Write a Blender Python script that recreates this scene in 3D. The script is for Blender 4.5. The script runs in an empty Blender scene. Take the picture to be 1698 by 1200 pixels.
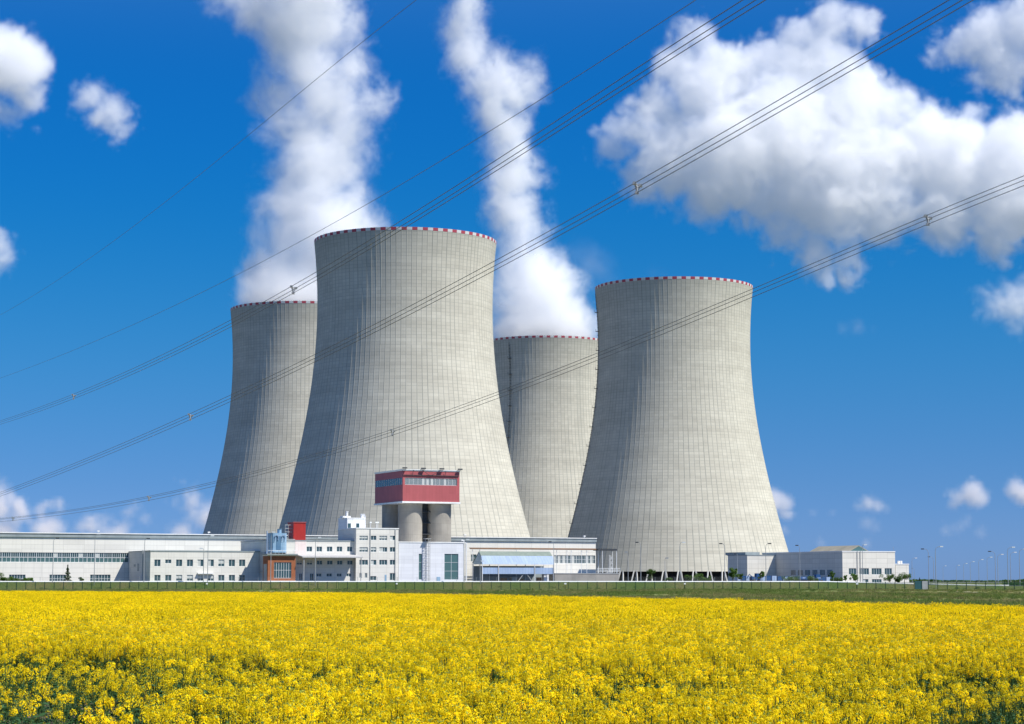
import bpy, bmesh, math, random
import numpy as np
from mathutils import Vector, Matrix
R = math.radians
random.seed(7); rng = np.random.default_rng(7)
S = bpy.context.scene
# ---------------------------------------------------------------- camera
F = 3400.0; W0, H0 = 1698, 1200; HZ = 963.0; EYE = 2.5
PITCH = math.atan((HZ-600)/F)
cd = bpy.data.cameras.new('camera'); cam = bpy.data.objects.new('camera', cd); S.collection.objects.link(cam)
cam.location = (0, 0, EYE); cam.rotation_euler = (R(90)+PITCH, 0, 0)
cd.sensor_width = 36; cd.sensor_fit = 'HORIZONTAL'; cd.lens = 36*F/W0; cd.clip_start = 0.5; cd.clip_end = 40000
S.camera = cam
cp, sp = math.cos(PITCH), math.sin(PITCH)
def ray(px, py):
    u = -(py-600)/F
    return Vector(((px-849)/F, cp-sp*u, sp+cp*u))
def at(px, py, Y):
    d = ray(px, py); k = Y/d.y
    return Vector((d.x*k, Y, EYE+d.z*k))
# ---------------------------------------------------------------- sun, sky, exposure
SUN_AZ, SUN_EL = 65.0, 53.0
sdir = Vector((math.sin(R(SUN_AZ))*math.cos(R(SUN_EL)), -math.cos(R(SUN_AZ))*math.cos(R(SUN_EL)), math.sin(R(SUN_EL))))
sl = bpy.data.lights.new('sun', 'SUN'); sl.energy = 4.6; sl.angle = R(0.5); sl.color = (1, .955, .88)
so = bpy.data.objects.new('sun', sl); S.collection.objects.link(so)
so.rotation_euler = sdir.to_track_quat('Z', 'Y').to_euler()
wd = bpy.data.worlds.new('World'); S.world = wd; wd.use_nodes = True
nt = wd.node_tree; nt.nodes.clear()
def N(nt, t, **k):
    n = nt.nodes.new(t)
    for a, b in k.items(): setattr(n, a, b)
    return n
sky = N(nt, 'ShaderNodeTexSky', sky_type='NISHITA', sun_disc=False, sun_elevation=R(SUN_EL), sun_rotation=R(180-SUN_AZ), altitude=300, air_density=1.0, dust_density=0.3, ozone_density=3.0)
tint = N(nt, 'ShaderNodeMix', data_type='RGBA', blend_type='MULTIPLY'); tint.inputs[0].default_value = 1
SKY_TINT = [(0.0, (.12, .28, .73)), (.095, (.08, .22, .52)), (.21, (.06, .235, .47)), (.33, (.015, .235, .50)), (.443, (.012, .23, .55)), (.56, (.015, .24, .57)), (.8, (.3, .44, .55)), (1.0, (.42, .5, .55))]
SKY_TINT = [(p, tuple(v*k*(.69 if p < .7 else .76) for v, k in zip(c, (1.1, 1.10, .98) if .15 < p < .7 else ((1.3, 1.0, .95) if p < .7 else (.85, 1.02, 1.25))))) for p, c in SKY_TINT]
bg = N(nt, 'ShaderNodeBackground'); bg.inputs[1].default_value = 0.1
out = N(nt, 'ShaderNodeOutputWorld')
# a deep clear-air sky: the tint follows the elevation of the sky, not the picture
tc = N(nt, 'ShaderNodeTexCoord'); sx = N(nt, 'ShaderNodeSeparateXYZ'); nt.links.new(tc.outputs['Generated'], sx.inputs[0])
mr = N(nt, 'ShaderNodeMapRange'); mr.inputs[1].default_value = 0; mr.inputs[2].default_value = 0.5; nt.links.new(sx.outputs[2], mr.inputs[0])
rp = N(nt, 'ShaderNodeValToRGB'); rp.color_ramp.interpolation = 'B_SPLINE'
for i, (p, c) in enumerate(SKY_TINT):
    e = rp.color_ramp.elements[i] if i < 2 else rp.color_ramp.elements.new(p)
    e.position = p; e.color = (*c, 1)
nt.links.new(mr.outputs[0], rp.inputs[0])
sc2 = N(nt, 'ShaderNodeVectorMath', operation='SCALE'); sc2.inputs['Scale'].default_value = 2.0; nt.links.new(rp.outputs[0], sc2.inputs[0])
nt.links.new(sc2.outputs[0], tint.inputs[7])
nt.links.new(sky.outputs[0], tint.inputs[6]); nt.links.new(tint.outputs[2], bg.inputs[0]); nt.links.new(bg.outputs[0], out.inputs[0])
S.view_settings.view_transform = 'Standard'; S.view_settings.look = 'None'; S.view_settings.exposure = 0.55; S.view_settings.gamma = 1
S.cycles.volume_bounces = 20; S.cycles.max_bounces = 20; S.cycles.volume_step_rate = 1.0
S.cycles.use_denoising = True

def noise2(x, y):
    from mathutils import noise as _n
    return _n.noise(Vector((x, y, 1.7)))

# ---------------------------------------------------------------- helpers
TH = R(25); U = Vector((math.cos(TH), math.sin(TH), 0)); NB = Vector((-math.sin(TH), math.cos(TH), 0))
ORG = Vector((-146.6, 587.0, 0)); GZ = 2.1
CO = Vector((0, 0, EYE))
def hit(px, py, t):
    """facade coordinates (s along, z up) of a photo point on the facade plane t metres behind the long hall's front"""
    d = ray(px, py); k = (t - NB.dot(CO-ORG))/NB.dot(d); P = CO + d*k
    return U.dot(P-ORG), P.z
def side(px, py, s):
    d = ray(px, py); k = (s - U.dot(CO-ORG))/U.dot(d); P = CO + d*k
    return NB.dot(P-ORG), P.z
def W(s, t, z): return ORG + U*s + NB*t + Vector((0, 0, z))

def prop(o, label=None, cat=None, group=None, kind=None):
    if label: o['label'] = label
    if cat: o['category'] = cat
    if group: o['group'] = group
    if kind: o['kind'] = kind
    return o
def empty(name, loc, label, cat, group=None, rot=0.0):
    o = bpy.data.objects.new(name, None); S.collection.objects.link(o); o.location = loc; o.rotation_euler = (0, 0, rot)
    o.empty_display_size = .5
    return prop(o, label, cat, group)
def fempty(name, s, t, label, cat, group=None, z=GZ): return empty(name, W(s, t, z), label, cat, group, TH)
def link(name, me, parent=None, mat=None, loc=None):
    o = bpy.data.objects.new(name, me); S.collection.objects.link(o)
    if parent: o.parent = parent
    if mat and not me.materials: me.materials.append(mat)
    if loc is not None: o.location = loc
    return o
class MB:
    def __init__(self): self.v = []; self.f = []; self.mi = []; self.uv = None; self.m = 0
    def quad(self, *p):
        b = len(self.v); self.v += [tuple(q) for q in p]; self.f.append(tuple(range(b, b+len(p)))); self.mi.append(self.m)
    def box(self, x0, y0, z0, x1, y1, z1):
        if x1 < x0: x0, x1 = x1, x0
        if y1 < y0: y0, y1 = y1, y0
        if z1 < z0: z0, z1 = z1, z0
        b = len(self.v)
        self.v += [(x0,y0,z0),(x1,y0,z0),(x1,y1,z0),(x0,y1,z0),(x0,y0,z1),(x1,y0,z1),(x1,y1,z1),(x0,y1,z1)]
        for f in ((0,3,2,1),(4,5,6,7),(0,1,5,4),(1,2,6,5),(2,3,7,6),(3,0,4,7)): self.f.append(tuple(b+i for i in f)); self.mi.append(self.m)
    def tube(self, pts, r, n=6, r1=None, cap=True):
        pts = [Vector(p) for p in pts]; b = len(self.v); m = len(pts)
        for i, p in enumerate(pts):
            d = (pts[min(i+1, m-1)]-pts[max(i-1, 0)]).normalized()
            a = d.cross(Vector((0, 0, 1)));
            if a.length < 1e-4: a = Vector((1, 0, 0))
            a.normalize(); c = d.cross(a).normalized()
            rr = r if r1 is None else r+(r1-r)*i/(m-1)
            for k in range(n):
                w = 2*math.pi*k/n; self.v.append(tuple(p+a*math.cos(w)*rr+c*math.sin(w)*rr))
        for i in range(m-1):
            for k in range(n):
                k2 = (k+1) % n; self.f.append((b+i*n+k, b+i*n+k2, b+(i+1)*n+k2, b+(i+1)*n+k)); self.mi.append(self.m)
        if cap:
            self.f.append(tuple(b+k for k in range(n))); self.f.append(tuple(b+(m-1)*n+k for k in range(n))[::-1]); self.mi += [self.m]*2
    def prism(self, poly, y0, y1, axis='y'):
        """poly in (x,z), extruded along y; axis='x': poly in (y,z) extruded along x"""
        b = len(self.v); n = len(poly)
        for yy in (y0, y1):
            for (a, z) in poly: self.v.append((a, yy, z) if axis == 'y' else (yy, a, z))
        self.f.append(tuple(b+k for k in range(n))); self.f.append(tuple(b+n+k for k in range(n))[::-1]); self.mi += [self.m]*2
        for k in range(n):
            k2 = (k+1) % n; self.f.append((b+k, b+n+k, b+n+k2, b+k2)); self.mi.append(self.m)
    def mesh(self, name, mats, smooth=False):
        me = bpy.data.meshes.new(name); me.from_pydata(self.v, [], self.f)
        for m in (mats if isinstance(mats, (list, tuple)) else [mats]): me.materials.append(m)
        if any(self.mi): me.polygons.foreach_set('material_index', self.mi)
        bm = bmesh.new(); bm.from_mesh(me); bmesh.ops.recalc_face_normals(bm, faces=bm.faces); bm.to_mesh(me); bm.free()
        if smooth: me.polygons.foreach_set('use_smooth', [True]*len(me.polygons))
        me.update(); return me
    def build(self, name, mats, parent=None, smooth=False): return link(name, self.mesh(name, mats, smooth), parent)

# ---------------------------------------------------------------- materials
def mat(name, col, rough=.7, metal=0.0, spec=.3):
    m = bpy.data.materials.new(name); m.use_nodes = True; b = m.node_tree.nodes['Principled BSDF']
    b.inputs['Base Color'].default_value = (*col, 1); b.inputs['Roughness'].default_value = rough; b.inputs['Metallic'].default_value = metal
    b.inputs['Specular IOR Level'].default_value = spec
    return m
def mathn(t, op, a, b=None, c=None, clamp=False):
    n = N(t, 'ShaderNodeMath', operation=op, use_clamp=clamp)
    for i, v in enumerate((a, b, c)):
        if v is None: continue
        if isinstance(v, (int, float)): n.inputs[i].default_value = v
        else: t.links.new(v, n.inputs[i])
    return n.outputs[0]
def mixc(t, fac, a, b, blend='MIX'):
    n = N(t, 'ShaderNodeMix', data_type='RGBA', blend_type=blend)
    for sock, v in ((n.inputs[0], fac), (n.inputs[6], a), (n.inputs[7], b)):
        if isinstance(v, (int, float)): sock.default_value = v
        elif isinstance(v, tuple): sock.default_value = (*v, 1)
        else: t.links.new(v, sock)
    return n.outputs[2]
def noise(t, vec, scale, detail=4, rough=.55, out=0):
    n = N(t, 'ShaderNodeTexNoise'); n.inputs['Scale'].default_value = scale; n.inputs['Detail'].default_value = detail; n.inputs['Roughness'].default_value = rough
    if vec is not None: t.links.new(vec, n.inputs['Vector'])
    return n.outputs[out]
def grimy(name, col, col2, scale=.4, rough=.8, line=None, streak=True, bump=0.0, metal=0.0, linedark=.7):
    """weathered surface: blotches, rain streaks and (line=(dx, dz, w)) the joints of its panels"""
    m = mat(name, col, rough, metal); t = m.node_tree; b = t.nodes['Principled BSDF']
    tc = N(t, 'ShaderNodeTexCoord').outputs['Object']; sx = N(t, 'ShaderNodeSeparateXYZ'); t.links.new(tc, sx.inputs[0])
    n1 = noise(t, tc, scale); f = mathn(t, 'MULTIPLY_ADD', n1, 2.4, -.7, clamp=True)
    c = mixc(t, f, col, col2)
    if streak:
        mp = N(t, 'ShaderNodeMapping'); mp.inputs['Scale'].default_value = (1.6, 1.6, .08); t.links.new(tc, mp.inputs[0])
        n2 = noise(t, mp.outputs[0], 1.2, 5); f2 = mathn(t, 'MULTIPLY_ADD', n2, 3.0, -1.55, clamp=True)
        c = mixc(t, mathn(t, 'MULTIPLY', f2, .5), c, tuple(x*.62 for x in col))
    if line:
        dx, dz, w = line; ms = []
        hx = mathn(t, 'ADD', sx.outputs[0], sx.outputs[1])
        for v, d in ((hx, dx), (sx.outputs[2], dz)):
            if not d: continue
            fr = mathn(t, 'FRACT', mathn(t, 'DIVIDE', v, d)); ms.append(mathn(t, 'LESS_THAN', fr, w/d))
        mm = ms[0] if len(ms) == 1 else mathn(t, 'MAXIMUM', ms[0], ms[1])
        c = mixc(t, mm, c, tuple(x*linedark for x in col))
        # each panel slightly different
        cb = N(t, 'ShaderNodeCombineXYZ')
        t.links.new(mathn(t, 'FLOOR', mathn(t, 'DIVIDE', hx, dx or 3)), cb.inputs[0]); t.links.new(mathn(t, 'FLOOR', mathn(t, 'DIVIDE', sx.outputs[2], dz or 3)), cb.inputs[1])
        wn = N(t, 'ShaderNodeTexWhiteNoise', noise_dimensions='2D'); t.links.new(cb.outputs[0], wn.inputs[0])
        c = mixc(t, 1.0, c, mathn_col(t, mathn(t, 'MULTIPLY_ADD', wn.outputs[0], .10, .92)), 'MULTIPLY')
    t.links.new(c, b.inputs['Base Color'])
    if bump:
        bp = N(t, 'ShaderNodeBump'); bp.inputs['Strength'].default_value = bump; bp.inputs['Distance'].default_value = .05
        t.links.new(noise(t, tc, scale*20), bp.inputs['Height']); t.links.new(bp.outputs[0], b.inputs['Normal'])
    return m
def mathn_col(t, v):
    n = N(t, 'ShaderNodeCombineColor')
    for i in range(3): t.links.new(v, n.inputs[i])
    return n.outputs[0]

M_clad = grimy('white_cladding', (.76,.735,.66), (.70,.675,.61), .15, .6, (6.0, 1.35, .09), linedark=.72)
M_clad2 = grimy('white_render', (.73,.705,.635), (.66,.64,.585), .2, .7, (5.2, 1.4, .08), linedark=.78)
M_bright = grimy('bright_white_panels', (.72,.73,.75), (.67,.68,.70), .2, .5, (4.6, 1.1, .07), linedark=.8)
M_whitep = grimy('white_paint', (.82,.82,.80), (.70,.70,.68), .5, .5)
M_cope = grimy('roof_edge_metal', (.32,.36,.36), (.22,.26,.27), .5, .5)
M_roof = grimy('roof_felt', (.22,.22,.21), (.3,.3,.28), .2, .9)
M_conc = grimy('raw_concrete', (.34,.32,.29), (.25,.24,.22), .25, .9, (0, 2.4, .06))
M_brick = grimy('orange_brick', (.36,.13,.06), (.28,.10,.045), .6, .85, (.6, .3, .04))
M_red = grimy('red_metal_cladding', (.42,.105,.11), (.37,.095,.10), .2, .5, (1.1, 0, .08), linedark=.8)
M_red2 = grimy('bright_red_cladding', (.42,.03,.025), (.34,.025,.02), .3, .5, (1.0, 0, .05))
M_bluem = grimy('pale_blue_steel', (.22,.36,.50), (.30,.44,.56), .8, .4, (1.2, 1.6, .06))
M_shed = grimy('pale_blue_sheeting', (.29,.39,.56), (.35,.45,.60), .3, .45, (1.0, 0, .09), linedark=.85)
M_shedroof = grimy('weathered_green_sheeting', (.22,.26,.22), (.16,.20,.17), .6, .8)
M_ribroof = grimy('old_tan_roof_sheeting', (.34,.31,.24), (.24,.23,.18), .3, .8, (1.5, 0, .15))
M_rust = grimy('rusty_steel', (.22,.12,.06), (.14,.09,.06), .8, .8)
M_steel = grimy('galvanised_steel', (.45,.46,.45), (.35,.36,.36), 1.0, .5)
M_dark = mat('dark_metal', (.05,.055,.06), .5)
M_pole = mat('grey_pole_paint', (.30,.32,.33), .5)
M_lampw = mat('pale_lamp_housing', (.75,.77,.78), .4)
M_frame = mat('window_frame_white', (.72,.74,.74), .5)
M_glass = mat('window_glass', (.035,.075,.085), .08, 0, .6)
M_glassg = mat('green_panel_glass', (.07,.14,.14), .15, 0, .6)
M_blind = mat('pale_window_blind', (.48,.50,.47), .6)
M_navy = grimy('blue_machine_paint', (.015,.06,.16), (.03,.09,.22), .8, .4)
M_green = mat('green_fence_paint', (.006,.05,.035), .6)
M_inner = mat('painted_interior_shade', (.02,.02,.02), .9)
M_wire = mat('aluminium_conductor', (.15,.16,.17), .6, 0, .2)
M_wood = mat('grey_brown_bark', (.10,.07,.045), .9)
M_white = mat('white_pipe_paint', (.85,.85,.83), .4)

# ---------------------------------------------------------------- terrain
def hgt(x): return 2.1-1.05*min(1, max(0, (x-88)/45))
def gz(x, y):
    f = min(1, max(0, (y-570)/7)); f = f*f*(3-2*f)
    z = hgt(x)*f
    if 100 < y < 572: z += .12*math.sin(x*.05+y*.031)*min(1, (y-100)/80)*(1 if y < 540 else (572-y)/32)
    return z
def ground_mat():
    m = mat('ground', (.1,.1,.05), .95, 0, .1); t = m.node_tree; b = t.nodes['Principled BSDF']
    g = N(t, 'ShaderNodeNewGeometry').outputs['Position']
    mp = N(t, 'ShaderNodeMapping'); mp.inputs['Scale'].default_value = (1, .25, 1); t.links.new(g, mp.inputs[0])
    n1 = noise(t, mp.outputs[0], .05, 6, .6); n2 = noise(t, mp.outputs[0], .35, 6, .65); n3 = noise(t, g, 4.0, 4, .7)
    c = mixc(t, mathn(t, 'MULTIPLY_ADD', n1, 6, -2.5, clamp=True), (.11,.17,.03), (.25,.21,.085))
    c = mixc(t, mathn(t, 'MULTIPLY_ADD', n2, 4, -1.6, clamp=True), c, (.16,.20,.05))
    c = mixc(t, mathn(t, 'MULTIPLY_ADD', n3, 3, -1.2, clamp=True), c, (.08,.09,.03))
    spn = N(t, 'ShaderNodeSeparateXYZ'); t.links.new(g, spn.inputs[0]); n6 = noise(t, g, 1.5, 6, .7); c = mixc(t, mathn(t, 'LESS_THAN', spn.outputs[1], 92), c, mixc(t, n6, (.09,.075,.045), (.20,.165,.11)))
    # the plant's paved yard, and far crop patchwork greyed to bounce less yellow onto clouds
    sp = N(t, 'ShaderNodeSeparateXYZ'); t.links.new(g, sp.inputs[0])
    yard = mathn(t, 'MULTIPLY', mathn(t, 'MULTIPLY', mathn(t, 'GREATER_THAN', sp.outputs[1], 583), mathn(t, 'LESS_THAN', sp.outputs[1], 1700)), mathn(t, 'LESS_THAN', mathn(t, 'ABSOLUTE', mathn(t, 'ADD', sp.outputs[0], 250)), 430))
    n4 = noise(t, g, .02, 4); c = mixc(t, yard, c, mixc(t, n4, (.13,.13,.125), (.17,.165,.16)))
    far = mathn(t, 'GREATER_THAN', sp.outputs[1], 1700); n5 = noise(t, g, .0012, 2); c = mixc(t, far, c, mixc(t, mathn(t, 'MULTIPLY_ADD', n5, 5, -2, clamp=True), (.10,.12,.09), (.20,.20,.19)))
    t.links.new(c, b.inputs['Base Color']); return m
xs = np.concatenate([[-12000,-5000,-2000,-800,-400], np.arange(-240, 241, 4.0), [400,800,2000,5000,12000]])
ys = np.concatenate([[-60,-20], np.arange(0, 560, 8.0), np.arange(562, 590, 1.0), [620,700,800,900,1000,1200,1500,2200,4000,8000,16000,30000]])
b = MB(); b.v = [(float(x), float(y), gz(float(x), float(y))) for y in ys for x in xs]; nx = len(xs)
b.f = [(j*nx+i, j*nx+i+1, (j+1)*nx+i+1, (j+1)*nx+i) for j in range(len(ys)-1) for i in range(nx-1)]; b.mi = [0]*len(b.f)
prop(b.build('ground', ground_mat(), smooth=True), 'wide grassy ground running from the field up the bank to the plant', kind='structure')

# grass and weeds on the strip between field and fence, real blades and tufts
def leafcloud(name, n, mats, parent, fn, size, up=.3):
    """n small leaf faces; fn() -> centre; random tilt"""
    b = MB()
    for i in range(n):
        c = Vector(fn()); s = size*random.uniform(.6, 1.3)
        a = Vector((random.gauss(0, 1), random.gauss(0, 1), random.gauss(0, 1)+up)).normalized(); q = a.cross(Vector((random.gauss(0, 1), random.gauss(0, 1), random.gauss(0, 1)))).normalized()
        b.m = random.randrange(len(mats)); b.quad(c-a*s*.5, c+q*s*.32, c+a*s*.5, c-q*s*.32)
    me = bpy.data.meshes.new(name); me.from_pydata(b.v, [], b.f)
    for m in mats: me.materials.append(m)
    me.polygons.foreach_set('material_index', b.mi); me.update()
    return link(name, me, parent)
def leafmat(name, col, tr=.35):
    m = mat(name, col, .6, 0, .25); t = m.node_tree; b = t.nodes['Principled BSDF']; o = t.nodes['Material Output']
    tl = N(t, 'ShaderNodeBsdfTranslucent'); tl.inputs[0].default_value = (*[min(1, c*1.4) for c in col], 1)
    oi = N(t, 'ShaderNodeObjectInfo'); hs = N(t, 'ShaderNodeHueSaturation'); hs.inputs['Color'].default_value = (*col, 1)
    t.links.new(mathn(t, 'MULTIPLY_ADD', oi.outputs['Random'], .5, .75), hs.inputs['Value'])
    t.links.new(hs.outputs[0], b.inputs['Base Color']); t.links.new(hs.outputs[0], tl.inputs[0])
    mx = N(t, 'ShaderNodeMixShader'); mx.inputs[0].default_value = tr; t.links.new(b.outputs[0], mx.inputs[1]); t.links.new(tl.outputs[0], mx.inputs[2]); t.links.new(mx.outputs[0], o.inputs[0])
    return m
M_leaf = [leafmat('leaf_dark', (.05,.11,.022)), leafmat('leaf_mid', (.09,.18,.03)), leafmat('leaf_light', (.15,.24,.045))]
M_conif = [leafmat('needle_dark', (.02,.055,.02)), leafmat('needle_mid', (.035,.08,.028))]
M_grass = [leafmat('grass_green', (.17,.22,.04)), leafmat('grass_dry', (.30,.25,.10)), leafmat('grass_dark', (.09,.15,.03))]
def fieldedge(x):
    """distance of the field's far edge at lateral x"""
    return float(np.interp(x, [-120, -60, -15, 13.6, 24, 60], [290, 240, 204, 132, 97, 55]))
def instancer(name, protos, P, rot, scl, idx, label, parent=None):
    """one 'stuff' object: prototype meshes instanced on its own points"""
    col = bpy.data.collections.new(name+'_kinds')
    for i, (me) in enumerate(protos):
        o = bpy.data.objects.new('%s_kind_%02d' % (name, i), me); col.objects.link(o)
    me = bpy.data.meshes.new(name); me.vertices.add(len(P)); me.vertices.foreach_set('co', np.asarray(P, np.float32).ravel())
    for an, arr, ty in (('rz', rot, 'FLOAT'), ('sc', scl, 'FLOAT'), ('ix', idx, 'INT')):
        at_ = me.attributes.new(an, ty, 'POINT'); at_.data.foreach_set('value', np.asarray(arr, np.int32 if ty == 'INT' else np.float32))
    o = link(name, me, parent)
    g = bpy.data.node_groups.new(name, 'GeometryNodeTree'); g.interface.new_socket('Geometry', in_out='INPUT', socket_type='NodeSocketGeometry'); g.interface.new_socket('Geometry', in_out='OUTPUT', socket_type='NodeSocketGeometry')
    L = g.links.new; gi = N(g, 'NodeGroupInput'); go = N(g, 'NodeGroupOutput')
    ci = N(g, 'GeometryNodeCollectionInfo'); ci.inputs[0].default_value = col; ci.inputs['Separate Children'].default_value = True
    ip = N(g, 'GeometryNodeInstanceOnPoints'); ip.inputs['Pick Instance'].default_value = True
    def attr(nm, ty):
        a = N(g, 'GeometryNodeInputNamedAttribute', data_type=ty); a.inputs[0].default_value = nm; return a.outputs[0]
    cb = N(g, 'ShaderNodeCombineXYZ'); L(attr('rz', 'FLOAT'), cb.inputs[2])
    L(gi.outputs[0], ip.inputs['Points']); L(ci.outputs[0], ip.inputs['Instance']); L(attr('ix', 'INT'), ip.inputs['Instance Index'])
    L(cb.outputs[0], ip.inputs['Rotation']); L(attr('sc', 'FLOAT'), ip.inputs['Scale']); L(ip.outputs[0], go.inputs[0])
    o.modifiers.new('scatter', 'NODES').node_group = g
    prop(o, label, kind='stuff'); return o
def rawmesh(b, name, mats):
    me = bpy.data.meshes.new(name); me.from_pydata(b.v, [], b.f)
    for m in mats: me.materials.append(m)
    me.polygons.foreach_set('material_index', b.mi); me.update(); return me
def rnddir(up=0.0): return Vector((random.gauss(0, 1), random.gauss(0, 1), random.gauss(0, 1)+up)).normalized()

# grass tufts
def tuft(h, w, n, mix=(0, 0, 1, 2)):
    b = MB()
    for i in range(n):
        x, y = random.uniform(-w, w), random.uniform(-w, w); a = random.uniform(0, 6.28); hh = h*random.uniform(.5, 1.1); ww = .02+.02*random.random()
        dx, dy = math.cos(a), math.sin(a); l = random.uniform(.1, .5)*hh; b.m = random.choice(mix)
        b.quad((x-dy*ww, y+dx*ww, 0), (x+dy*ww, y-dx*ww, 0), (x+dx*l, y+dy*l, hh))
    return rawmesh(b, 'grass_tuft', M_grass)
tufts = [tuft(random.uniform(.3, .55), .6, 60, mx) for mx in ((0, 0, 2), (0, 2, 2), (0, 0, 0, 1), (1, 1, 0), (1, 1, 1, 2))]
pts = []
while len(pts) < 26000:
    y = 95+478*random.random()**1.0; x = random.uniform(-.27*y-8, .27*y+8)
    if y < fieldedge(x)-2: continue
    if noise2(x*.03, y*.01) < -.25 and random.random() < .8: continue
    pts.append((x, y, gz(x, y)))
P = np.array(pts)
instancer('grass', tufts, P, rng.uniform(0, 6.28, len(P)), [random.uniform(.4, 1.0)+.5*max(0, noise2(p[0]*.06+9, p[1]*.02)) for p in pts], [min(4, max(0, int(2+4.5*noise2(p[0]*.07, p[1]*.018)+random.uniform(-1.2, 1.6)))) for p in pts], 'rough green and tan grass between the field and the fence')

# ---------------------------------------------------------------- cooling towers
def concrete_shell_mat():
    m = mat('tower_concrete', (.44,.45,.40), .9, 0, .15); t = m.node_tree; b = t.nodes['Principled BSDF']
    uvn = N(t, 'ShaderNodeUVMap').outputs[0]; sx = N(t, 'ShaderNodeSeparateXYZ'); t.links.new(uvn, sx.inputs[0])
    tc = N(t, 'ShaderNodeTexCoord').outputs['Object']; u, v = sx.outputs[0], sx.outputs[1]
    oi = N(t, 'ShaderNodeObjectInfo')
    ad = N(t, 'ShaderNodeVectorMath', operation='ADD'); t.links.new(tc, ad.inputs[0]); cbr = N(t, 'ShaderNodeCombineXYZ')
    t.links.new(mathn(t, 'MULTIPLY', oi.outputs['Random'], 300), cbr.inputs[0]); t.links.new(cbr.outputs[0], ad.inputs[1]); tc2 = ad.outputs[0]
    mpz = N(t, 'ShaderNodeMapping'); mpz.inputs['Scale'].default_value = (1, 1, 3.5); t.links.new(tc2, mpz.inputs[0])
    n1 = noise(t, mpz.outputs[0], .035, 5, .6); c = mixc(t, mathn(t, 'MULTIPLY_ADD', n1, 3.2, -1.1, clamp=True), (.46,.435,.355), (.53,.505,.415))
    # rings poured one after another: each ring its own tone
    def wn(vx, vy, dim='2D'):
        cb = N(t, 'ShaderNodeCombineXYZ'); t.links.new(vx, cb.inputs[0]); t.links.new(vy, cb.inputs[1]); w = N(t, 'ShaderNodeTexWhiteNoise', noise_dimensions='2D'); t.links.new(cb.outputs[0], w.inputs[0]); return w.outputs[0]
    ring = wn(mathn(t, 'FLOOR', v), oi.outputs['Random'])
    c = mixc(t, 1.0, c, mathn_col(t, mathn(t, 'MULTIPLY_ADD', ring, .07, .965)), 'MULTIPLY')
    cell = wn(mathn(t, 'FLOOR', v), mathn(t, 'ADD', mathn(t, 'FLOOR', u), oi.outputs['Random'])); c = mixc(t, 1.0, c, mathn_col(t, mathn(t, 'MULTIPLY_ADD', cell, .10, .95)), 'MULTIPLY')
    sec = wn(mathn(t, 'FLOOR', mathn(t, 'DIVIDE', u, 4)), mathn(t, 'FLOOR', mathn(t, 'DIVIDE', v, 9))); c = mixc(t, 1.0, c, mathn_col(t, mathn(t, 'MULTIPLY_ADD', sec, .05, .975)), 'MULTIPLY')
    # joints: fine lines, some ribs and rings stained darker
    ln = mathn(t, 'LESS_THAN', mathn(t, 'FRACT', mathn(t, 'ADD', u, .09)), .18)
    ribd = mathn(t, 'MULTIPLY_ADD', wn(mathn(t, 'FLOOR', mathn(t, 'ADD', u, .5)), mathn(t, 'FLOOR', mathn(t, 'DIVIDE', v, 17))), .30, .13)
    hz = mathn(t, 'LESS_THAN', mathn(t, 'FRACT', v), .16)
    hzd = mathn(t, 'MULTIPLY_ADD', wn(mathn(t, 'FLOOR', v), mathn(t, 'FLOOR', mathn(t, 'DIVIDE', u, 9))), .20, .12)
    d = mathn(t, 'MAXIMUM', mathn(t, 'MULTIPLY', ln, ribd), mathn(t, 'MULTIPLY', hz, hzd))
    # rain streaks running down from the rim
    cs = N(t, 'ShaderNodeCombineXYZ'); t.links.new(mathn(t, 'MULTIPLY', u, 1.0), cs.inputs[0]); t.links.new(mathn(t, 'MULTIPLY', v, .018), cs.inputs[1]); t.links.new(mathn(t, 'MULTIPLY', oi.outputs['Random'], 50), cs.inputs[2])
    st = noise(t, cs.outputs[0], .45, 5, .65); d2 = mathn(t, 'MULTIPLY', mathn(t, 'MULTIPLY_ADD', st, 3.0, -1.6, clamp=True), .20)
    top = mathn(t, 'MULTIPLY_ADD', v, 1/7.0, -(102-9)/7.0, clamp=True)
    d3 = mathn(t, 'MULTIPLY', top, .18)
    dd = mathn(t, 'SUBTRACT', 1, mathn(t, 'MULTIPLY', mathn(t, 'SUBTRACT', 1, d), mathn(t, 'MULTIPLY', mathn(t, 'SUBTRACT', 1, d2), mathn(t, 'SUBTRACT', 1, d3))))
    c = mixc(t, dd, c, (.13,.15,.14))
    t.links.new(c, b.inputs['Base Color']); return m
def rim_mat():
    m = mat('rim_red_white', (.8,.8,.8), .6); t = m.node_tree; b = t.nodes['Principled BSDF']
    uvn = N(t, 'ShaderNodeUVMap').outputs[0]; sx = N(t, 'ShaderNodeSeparateXYZ'); t.links.new(uvn, sx.inputs[0])
    r = mathn(t, 'LESS_THAN', mathn(t, 'FRACT', mathn(t, 'DIVIDE', sx.outputs[0], 2)), .5)
    n = noise(t, N(t, 'ShaderNodeTexCoord').outputs['Object'], .8, 4); w = mixc(t, n, (.66,.66,.63), (.52,.52,.50))
    t.links.new(mixc(t, r, w, (.38,.06,.085)), b.inputs['Base Color']); return m
M_shell = concrete_shell_mat(); M_rim = rim_mat()
TH_H = 153.6; NRIB = 112
def rad(z): return 39.6*math.sqrt(1+((z-123)/101.0)**2)
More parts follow.
